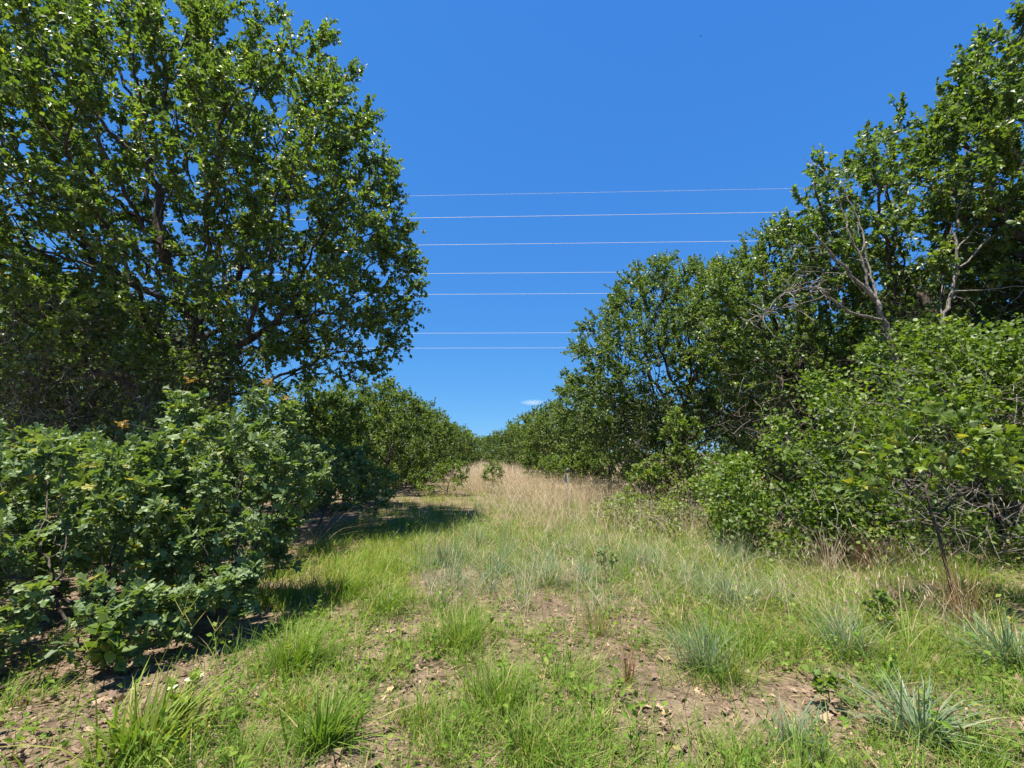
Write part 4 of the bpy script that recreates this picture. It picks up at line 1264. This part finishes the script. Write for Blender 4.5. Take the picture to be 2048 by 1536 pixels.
# ------------------------------------------------------------------ thin survey post in the grass
px_, py_ = 1133, 1000
Yp = 11.5
top = at(1134, 938, Yp)
xp, yp = top[0], top[1]
zp = float(gz(xp, yp))
post = thing("marker_post", "thin grey metal marker post with a small cap standing in straw grass", "post", (xp, yp, zp))
hgt = top[2] - zp
a = Acc(); tubes(a, np.array([[(0, 0, -.05), (.0, 0, hgt * .5), (.01, 0, hgt - .06)]]), np.array([[.014, .014, .013]]), 8, cap=True); a.build("shaft", M['steel'], post, smooth=True)
a = Acc(); tubes(a, np.array([[(.01, 0, hgt - .07), (.01, 0, hgt - .055), (.01, 0, hgt - .01), (.01, 0, hgt + .012), (.01, 0, hgt + .016)]]), np.array([[.016, .03, .033, .024, .004]]), 10, cap=True)
a.build("cap", M['steel'], post, smooth=True)
a = Acc(); a.add([(-.012, -.016, hgt - .10), (-.07, -.02, hgt - .24), (-.075, -.02, hgt - .30), (-.012, -.017, hgt - .36), (-.012, -.012, hgt - .10), (-.07, -.012, hgt - .24), (-.075, -.012, hgt - .30), (-.012, -.012, hgt - .36)],
           quads=[(0, 1, 2, 3), (7, 6, 5, 4), (0, 4, 5, 1), (1, 5, 6, 2), (2, 6, 7, 3)]); a.build("tag_plate", M['steel'], post)

# ------------------------------------------------------------------ overhead wires
wires = [(388, .034, "topmost and faintest thin power line crossing the sky"), (433, .030, "second power line from the top crossing the sky"), (488, .026, "third power line from the top crossing the sky"),
         (546, .018, "fourth power line from the top, upper of the middle pair"), (588, .016, "fifth power line from the top, lower of the middle pair"),
         (666, .012, "sixth power line from the top, upper of the lowest pair"), (696, .010, "lowest power line, just above the tree line gap")]
for i, (py, slope, lab) in enumerate(wires):
    d = ray(1000, py)
    e = d[2] / d[1]
    H = 13.5
    Y0 = H / e
    X = np.linspace(-160, 160, 65)
    Yv = Y0 * (1 - slope * (X / Y0))
    sag = .000035 * (X / 1.0) ** 2
    P = np.stack([X, Y0 - slope * X, CAM_H + H + sag], 1)
    a = Acc(); tubes(a, P[None], np.full((1, len(X)), .006 + .00014 * Y0 + (.0 if i else -.004)), 6); 
    tag(a.build("power_line", M['wire'], smooth=True), lab, "power line", "power lines across the clearing")

# ------------------------------------------------------------------ bird, cloud
pb = at(1402, 72, 70)
bird = thing("bird", "tiny dark bird high in the clear sky", "bird", tuple(pb))
a = Acc(); tubes(a, np.array([[(-.13, 0, 0), (-.09, 0, .005), (0, 0, .01), (.08, 0, .01), (.12, 0, .015), (.15, 0, .01)]]), np.array([[.012, .03, .045, .04, .025, .004]]), 8, cap=True); a.build("body", M['bird'], bird, smooth=True)
for s in (-1, 1):
    a = Acc(); a.add([(.06, 0, .02), (-.04, 0, .02), (-.08, s * .17, .07), (.03, s * .15, .075), (-.10, s * .30, .03)], tris=[(0, 1, 2), (0, 2, 3), (3, 2, 4)]); a.build("wing", M['bird'], bird)
a = Acc(); a.add([(-.11, 0, .0), (-.22, -.04, 0), (-.19, 0, .004), (-.22, .04, 0)], tris=[(0, 1, 2), (0, 2, 3)]); a.build("tail", M['bird'], bird)

m, n, l = new_mat("cloud_vapour")
tc = n.new("ShaderNodeTexCoord")
ln = n.new("ShaderNodeVectorMath"); ln.operation = 'LENGTH'; l.new(tc.outputs["Object"], ln.inputs[0])
mr = n.new("ShaderNodeMapRange"); mr.inputs[1].default_value = 1.0; mr.inputs[2].default_value = .1; mr.inputs[3].default_value = 0; mr.inputs[4].default_value = .010
l.new(ln.outputs["Value"], mr.inputs[0])
nz = n.new("ShaderNodeTexNoise"); nz.inputs["Scale"].default_value = 2.2; l.new(tc.outputs["Object"], nz.inputs["Vector"])
mm = n.new("ShaderNodeMath"); mm.operation = 'MULTIPLY'; l.new(mr.outputs[0], mm.inputs[0]); l.new(nz.outputs[0], mm.inputs[1])
vv = n.new("ShaderNodeVolumePrincipled"); vv.inputs["Color"].default_value = (1, 1, 1, 1); l.new(mm.outputs[0], vv.inputs["Density"])
o = n.new("ShaderNodeOutputMaterial"); l.new(vv.outputs[0], o.inputs["Volume"])
a = Acc()
th = np.linspace(0, math.pi, 9); ph = np.arange(16) * 2 * math.pi / 16
V = np.array([[math.sin(t) * math.cos(p), math.sin(t) * math.sin(p), math.cos(t)] for t in th for p in ph])
i = np.arange(9 * 16).reshape(9, 16)
q = np.stack([i[:-1], i[1:], np.roll(i[1:], -1, 1), np.roll(i[:-1], -1, 1)], -1).reshape(-1, 4)
a.add(V, quads=q)
cl = a.build("cloud", m, smooth=True)
pc = at(1066, 805, 2600)
cl.location = tuple(pc); cl.scale = (85, 120, 15)
tag(cl, "single small faint white cloud low over the gap", "cloud")
